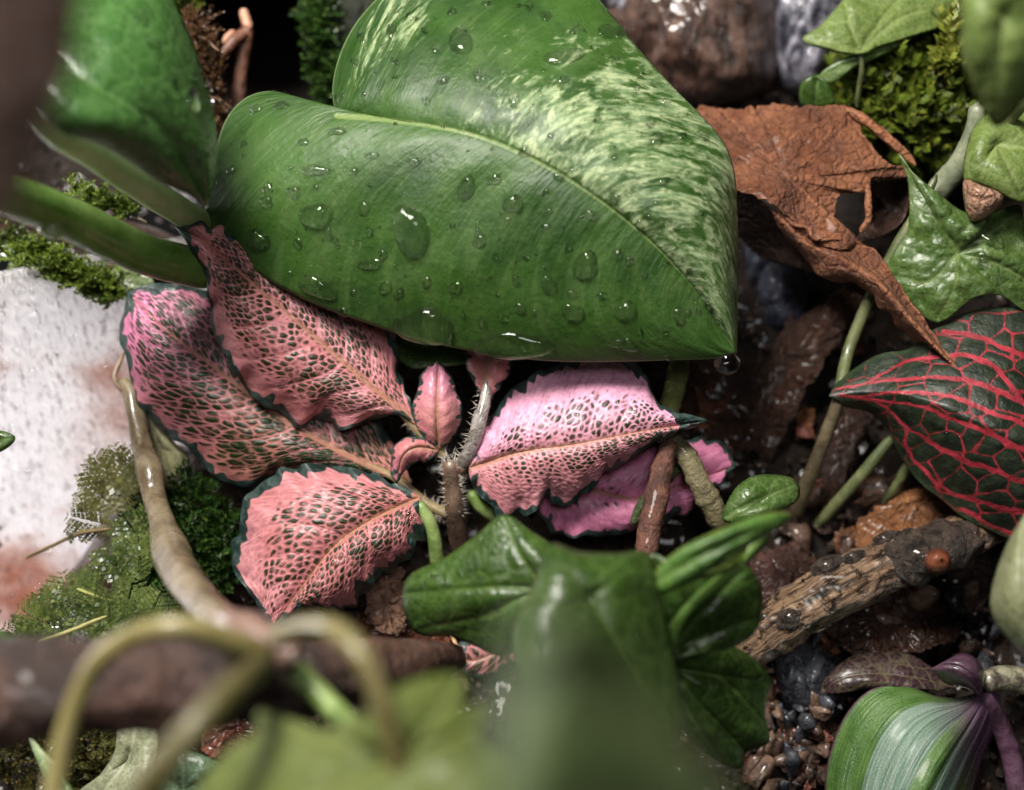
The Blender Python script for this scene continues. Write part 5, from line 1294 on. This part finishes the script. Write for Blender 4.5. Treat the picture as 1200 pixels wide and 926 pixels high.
# ------------------------------------------------------------------ small litter
Rl = random.Random(77)
FRAG = [DEAD2, bpy.data.materials["pinkish_litter"], bpy.data.materials["rust_leaf"], bpy.data.materials["red_litter"]]
def ground_z(x, y):
    return float(bank_dz(x, y)) - 9 * float(fbm(x / 110, y / 110, 3, 5)) - 4 * abs(float(fbm(x / 25, y / 25, 8, 4)))
spots = [(860, 560, 1070, 780, 26, "crumpled brown leaf fragment on the soil around the knotted stick", "leaf fragments around the stick"),
         (870, 790, 975, 930, 16, "wet brown leaf fragment among the chips beside the striped purple leaf", "leaf fragments by the striped leaf"),
         (820, 300, 1000, 540, 12, "dark leaf fragment in the shaded gap behind the heart leaf's tip", "leaf fragments in the shaded gap")]
for (x0, y0, x1, y1, n, lb, grp) in spots:
    for i in range(n):
        x, y = Rl.uniform(x0, x1), Rl.uniform(y0, y1)
        z = ground_z(x, y) - 7
        r = Rl.uniform(9, 24); el = Rl.uniform(0.35, 0.9); a0 = Rl.uniform(0, 6)
        tx, ty = Rl.uniform(-0.35, 0.35), Rl.uniform(-0.5, 0.1)
        out = []
        for k in range(7):
            t = 6.283 * k / 7; q = r * Rl.uniform(0.6, 1.15)
            ux, uy = q * math.cos(t), q * el * math.sin(t)
            dx, dy = ux * math.cos(a0) - uy * math.sin(a0), ux * math.sin(a0) + uy * math.cos(a0)
            out.append((x + dx, y + dy, z + dx * tx * 0.3 + dy * ty * 0.3))
        lf = leaf_radial("leaf_fragment", None, Rl.choice(FRAG), (x, y, z), out, [], 7, 36, False, 0, 0.0004, (2.2, 16), i, 1.2, 0.2, 1.5)
        tag(lf.o, lb, "leaf fragment", grp)
ROOT = mat_simple("rootlet", hexc(60, 40, 28), hexc(120, 88, 62), 200, 0.5, 0.6, 600, 0.0006, coat=0.2)
for (x0, y0, x1, y1, n, lb, grp, lift) in [
        (860, 560, 1060, 800, 22, "thin brown rootlet trailing over the soil around the knotted stick", "rootlets around the stick", 9),
        (200, 10, 262, 200, 12, "thin brown rootlet hanging from the rooty earth column", "rootlets on the earth column", None),
        (20, 270, 150, 335, 12, "thin dark rootlet in the earth ledge under the thick green stems", "rootlets in the earth ledge", None)]:
    for i in range(n):
        x, y = Rl.uniform(x0, x1), Rl.uniform(y0, y1)
        z = ground_z(x, y) - lift if lift else Rl.uniform(22, 40)
        a = Rl.uniform(0, 6.28); L = Rl.uniform(10, 34)
        pts = []
        for k in range(5):
            a += Rl.uniform(-0.7, 0.7)
            pts.append((x, y, z + Rl.uniform(-1.5, 1.5), Rl.uniform(0.8, 1.9) * (1.1 - k * 0.2)))
            x += math.cos(a) * L / 4; y += math.sin(a) * L / 4
        o = tube("rootlet", None, ROOT, pts, 6, 12, 0.15, i)
        tag(o, lb, "rootlet", grp)
